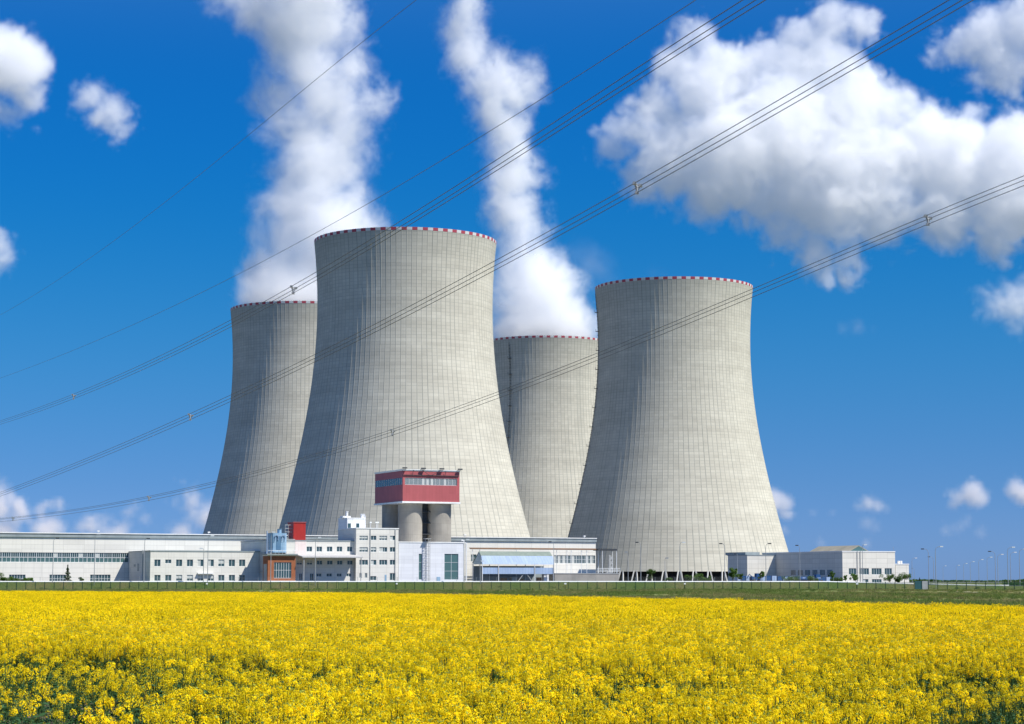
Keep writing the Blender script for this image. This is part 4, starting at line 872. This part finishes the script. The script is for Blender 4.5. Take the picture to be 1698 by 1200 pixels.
# ---------------------------------------------------------------- steam and clouds
def steam_material(name, dens, col=(1, 1, 1, 1), aniso=0.2):
    m = bpy.data.materials.new(name); m.use_nodes = True; t = m.node_tree; t.nodes.clear()
    v = N(t, 'ShaderNodeVolumePrincipled'); v.inputs['Color'].default_value = col; v.inputs['Density'].default_value = dens; v.inputs['Anisotropy'].default_value = aniso
    o = N(t, 'ShaderNodeOutputMaterial'); t.links.new(v.outputs[0], o.inputs['Volume']); return m
def cloud(name, blobs, Y, voxel, mat, scales, amps, soft, depth=1.0, seed=0.0, label='', cat=None, zmin=None, kind='stuff', wisp=0.0, group=None, grow=1.12):
    """blobs: (px, py, radius in px[, depth offset in radii[, thinning in m]]) turned into metre-sized puffs at distance Y;
    a density grid is grown from them with noise at several real sizes"""
    k = Y/F; pts = []
    for b in blobs:
        px, py, r = b[:3]; dy = b[3] if len(b) > 3 else random.uniform(-.3, .3)
        pts.append((at(px, py, Y+dy*r*k*depth), r*k, b[4] if len(b) > 4 else 0.0))
    pad = sum(amps)*.35
    lo = Vector([min(c[i]-r*(depth if i == 1 else 1)-pad for c, r, w in pts) for i in range(3)])
    hi = Vector([max(c[i]+r*(depth if i == 1 else 1)+pad for c, r, w in pts) for i in range(3)])
    if zmin is not None: lo.z = zmin
    g = bpy.data.node_groups.new(name, 'GeometryNodeTree'); g.interface.new_socket('Geometry', in_out='OUTPUT', socket_type='NodeSocketGeometry')
    L = g.links.new
    def M(op, a, b=None, c=None, clamp=False): return mathn(g, op, a, b, c, clamp)
    pos = N(g, 'GeometryNodeInputPosition').outputs[0]
    def nz(sc, det, out, w, vec, ro=.6):
        n = N(g, 'ShaderNodeTexNoise', noise_dimensions='4D'); n.inputs['W'].default_value = seed+w; n.inputs['Scale'].default_value = 1/sc; n.inputs['Detail'].default_value = det; n.inputs['Roughness'].default_value = ro; L(vec, n.inputs['Vector']); return n.outputs[out]
    def warp(vec, sc, amt, w, det=2):
        wv = N(g, 'ShaderNodeVectorMath', operation='MULTIPLY_ADD'); L(nz(sc, det, 'Color', w, vec), wv.inputs[0]); wv.inputs[1].default_value = (amt*2,)*3; wv.inputs[2].default_value = (-amt,)*3
        wp = N(g, 'ShaderNodeVectorMath', operation='ADD'); L(vec, wp.inputs[0]); L(wv.outputs[0], wp.inputs[1]); return wp.outputs[0]
    wp = warp(pos, scales[0], amps[0], 3)
    acc = None
    for c, r, w in pts:
        sb = N(g, 'ShaderNodeVectorMath', operation='SUBTRACT'); L(wp, sb.inputs[0]); sb.inputs[1].default_value = c
        ml = N(g, 'ShaderNodeVectorMath', operation='MULTIPLY'); L(sb.outputs[0], ml.inputs[0]); ml.inputs[1].default_value = (1, 1/depth, 1)
        ln = N(g, 'ShaderNodeVectorMath', operation='LENGTH'); L(ml.outputs[0], ln.inputs[0]); d = M('SUBTRACT', ln.outputs['Value'], r*grow-w)
        acc = d if acc is None else M('SMOOTH_MIN', acc, d, voxel*3)
    wq = warp(wp, scales[1]*.6, amps[1]*.75, 7, 4)
    # billows: folded noise gives rounded puffs with creases between them
    def billow(sc, amp, w, det=1):
        n = nz(sc, det, 0, w, wq, .5); return M('MULTIPLY_ADD', M('ABSOLUTE', M('MULTIPLY_ADD', n, 2, -1)), -amp*3.2, amp*.55)
    e = M('MULTIPLY', acc, -1)
    e = M('ADD', e, M('MULTIPLY', M('SUBTRACT', nz(scales[1], 3, 0, 11, wq), .5), amps[1]*3.2))
    for sc, am, w in zip(scales[2:], amps[2:], (21, 23, 29, 37)): e = M('ADD', e, M('MULTIPLY', billow(sc, am, w, 2), -1 if wisp == 0 else 1))
    if wisp: e = M('ADD', e, M('MULTIPLY', M('SUBTRACT', nz(scales[-3], 6, 0, 31, wq, .72), .5), wisp*3))
    den = M('MULTIPLY', e, 1/soft, clamp=True); den = M('POWER', den, 1.6)
    if zmin is not None:
        sz = N(g, 'ShaderNodeSeparateXYZ'); L(pos, sz.inputs[0]); den = M('MULTIPLY', den, M('MULTIPLY', M('SUBTRACT', sz.outputs[2], zmin), 1/4, clamp=True))
    vc = N(g, 'GeometryNodeVolumeCube'); L(den, vc.inputs['Density']); vc.inputs['Min'].default_value = lo; vc.inputs['Max'].default_value = hi
    for i, ax in enumerate('XYZ'): vc.inputs['Resolution '+ax].default_value = max(8, int((hi[i]-lo[i])/voxel))
    sm = N(g, 'GeometryNodeSetMaterial'); sm.inputs['Material'].default_value = mat; go = N(g, 'NodeGroupOutput'); L(vc.outputs[0], sm.inputs[0]); L(sm.outputs[0], go.inputs[0])
    me = bpy.data.volumes.new(name); me.materials.append(mat); o = bpy.data.objects.new(name, me); S.collection.objects.link(o)
    o.modifiers.new('volume', 'NODES').node_group = g
    prop(o, label, cat, group, None if kind == 'thing' else kind); return o
VM = steam_material('steam', .115, (1,1,1,1), .1); VC = steam_material('cloud_vapour', .05, (1,1,1,1), .1); VF = steam_material('far_cloud_vapour', .020, (1,.96,.94,1), .1)
ztop = GZ+TH_H-1.5
cloud('steam_plume', [(503,520,100,0),(470,455,62,0),(545,450,80,.2),(480,400,58,0,3),(560,400,75,0),(610,385,42,-.3),(500,340,68,0),(575,340,50,.2),(520,280,80,0),(575,265,45,-.2),(500,215,62,0),(560,225,45,.1),(535,160,65,0),(600,165,45,-.2),(628,170,20,0),(470,150,42,.2),(510,100,62,0),(575,115,40,0),(450,110,30,0,3),(500,45,78,.1),(560,40,38,0),(430,20,50,0),(380,-5,45,0,4),(500,-30,90,0)], 1159, 1.25, VM, (60, 30, 16, 8, 4), (15, 12, 6, 4.5, 3.5), 22, 1.0, 0.0, 'broad white steam plume rising from the far left cooling tower', 'steam plume', ztop, 'thing', 9.0, 'steam plumes above the two back towers')
cloud('steam_plume', [(905,560,88,0),(895,500,76,0),(930,500,40,-.3),(880,450,62,0),(865,400,52,0),(850,350,52,0),(870,340,36,.2),(850,300,50,0),(845,255,46,0),(820,235,28,.2,2),(845,215,44,0),(825,180,46,.1),(860,160,40,0),(868,125,30,0),(825,130,48,0),(780,150,25,.3,2),(785,90,42,0),(765,50,38,.1),(770,10,38,0),(760,-30,40,0)], 1319, 1.3, VM, (50, 26, 14, 7, 4), (13, 11, 5.5, 4.2, 3.5), 20, 1.0, 12.0, 'narrow white steam plume rising from the tower in the gap', 'steam plume', ztop, 'thing', 8.0, 'steam plumes above the two back towers')
CY = 2600
cloud('cloud', [(1150,62,40),(1125,90,42),(1115,110,50),(1080,170,50),(1045,215,48),(1020,250,42),(1170,150,75),(1240,130,60),(1290,110,55),(1330,55,45),(1385,35,48),(1430,50,36),(1360,120,70),(1120,260,75),(1060,290,50),(1200,250,95),(1300,210,95),(1400,180,80),(1470,180,60),(1500,160,32),(1180,330,50),(1260,330,55),(1330,310,80),(1420,280,100),(1530,260,80),(1600,280,85),(1690,290,100),(1750,300,80),(1300,390,45),(1350,420,50),(1410,430,42),(1370,465,28),(1390,370,60),(1480,350,70),(1570,350,70),(1660,370,60),(1570,225,40),(1650,235,40),(1720,240,50)], CY, 2.7, VC, (190, 90, 42, 20, 10), (22, 20, 14, 9, 6), 22, .62, 4.0, 'huge white cumulus cloud filling the right of the sky', grow=1.2)
cloud('cloud', [(1580,85,48),(1640,60,70),(1700,40,70),(1670,120,60),(1610,140,42,0,6),(1720,110,50),(1620,180,28,0,10)], CY+150, 3.0, VC, (160, 80, 38, 18, 9), (22, 20, 12, 9, 7), 24, .52, 17.0, 'white cumulus cloud cut by the top right corner')
cloud('cloud', [(20,105,62),(-20,100,70),(55,110,38),(30,150,45),(-10,180,50,0,8),(20,200,34,0,14),(60,205,24,0,12)], CY, 3.0, VC, (160, 70, 34, 17, 9), (16, 14, 10, 6, 4), 22, .9, 27.0, 'white cloud at the upper left edge')
cloud('cloud', [(155,165,34),(190,185,38),(170,200,36),(205,215,26),(125,200,18,0,8),(200,230,20)], CY, 2.7, VC, (110, 50, 26, 13, 7), (14, 12, 8, 5, 3.5), 22, .9, 36.0, 'small ragged white cloud left of the steam')
cloud('cloud', [(-5,405,32),(10,430,28),(-25,430,40)], CY, 2.7, VC, (110, 50, 26, 13, 7), (10, 10, 7, 5, 3.5), 22, .9, 41.0, 'small white cloud halfway down the left edge')
cloud('cloud', [(1690,500,46),(1660,510,36),(1625,487,18),(1640,495,24),(1710,500,45),(1680,535,30,0,2)], 1900, 2.2, VC, (110, 50, 26, 13, 7), (14, 12, 8, 5, 3.5), 22, .9, 52.0, 'white cloud at the right edge above the lamp posts')
cloud('cloud', [(1400,546,13),(1425,544,17),(1448,548,12)], CY, 3.2, VF, (90, 40, 20, 10), (8, 8, 3, 2), 22, .9, 63.0, 'thin wisp of cloud above the workshop')
cloud('cloud', [(985,440,42),(960,420,30),(1080,455,20),(1060,470,18),(1010,465,26)], CY+300, 4.0, steam_material('thin_vapour', .004), (110, 50, 26, 13), (16, 12, 5, 3), 30, .9, 73.0, 'thin grey haze of cloud between the right plume and the right-hand tower')
FY = 9000
cloud('cloud', [(8,815,16),(-8,838,28),(30,848,20),(70,843,15),(100,838,15),(150,866,18),(175,858,15),(215,848,18),(240,862,16),(290,840,13),(318,832,18),(335,858,22),(350,845,18),(290,800,10,0,15),(325,798,10,0,12),(80,880,24),(0,885,24),(200,885,24),(300,885,22),(380,885,24)], FY, 14, VF, (420, 190, 90, 42), (55, 40, 24, 18), 60, .8, 81.0, 'low bank of pinkish cloud behind the long hall', grow=1.42)
for i, bl in enumerate(([(1285,830,20),(1305,835,17),(1310,850,12),(1270,840,20)], [(1440,835,14),(1455,838,12),(1425,842,9),(1470,842,7)], [(1438,868,14),(1450,875,10)], [(1590,825,14),(1610,820,20),(1625,830,14),(1580,835,12)], [(1685,810,18),(1700,820,20),(1720,815,24)], [(1600,868,14),(1585,875,12),(1625,882,14),(1570,880,10)], [(1350,850,14,0,12),(1380,850,14,0,14)], [(1360,903,14,0,10),(1440,900,12,0,12),(1300,880,12,0,14)])):
    cloud('cloud', bl, FY-800+i*150, 11, VF if i < 8 else VF, (260, 120, 60, 28), (24, 18, 13, 9), 34 if i not in (2, 5, 6, 7, 8) else 70, .9, 90+i*7.0, ['small pink-white cloud touching the right-hand tower', 'small round cloud low in the sky above the workshop', 'faint cloud just below the small round one', 'flat-bottomed small cloud above the distant lamp posts', 'small cloud low at the right edge', 'faint pink cloud under the flat-bottomed one', 'faint streak of cloud right of the tower', 'faint puffs just above the workshop roof', 'faint veil of cloud low behind the distant lamp posts'][i], grow=1.28)
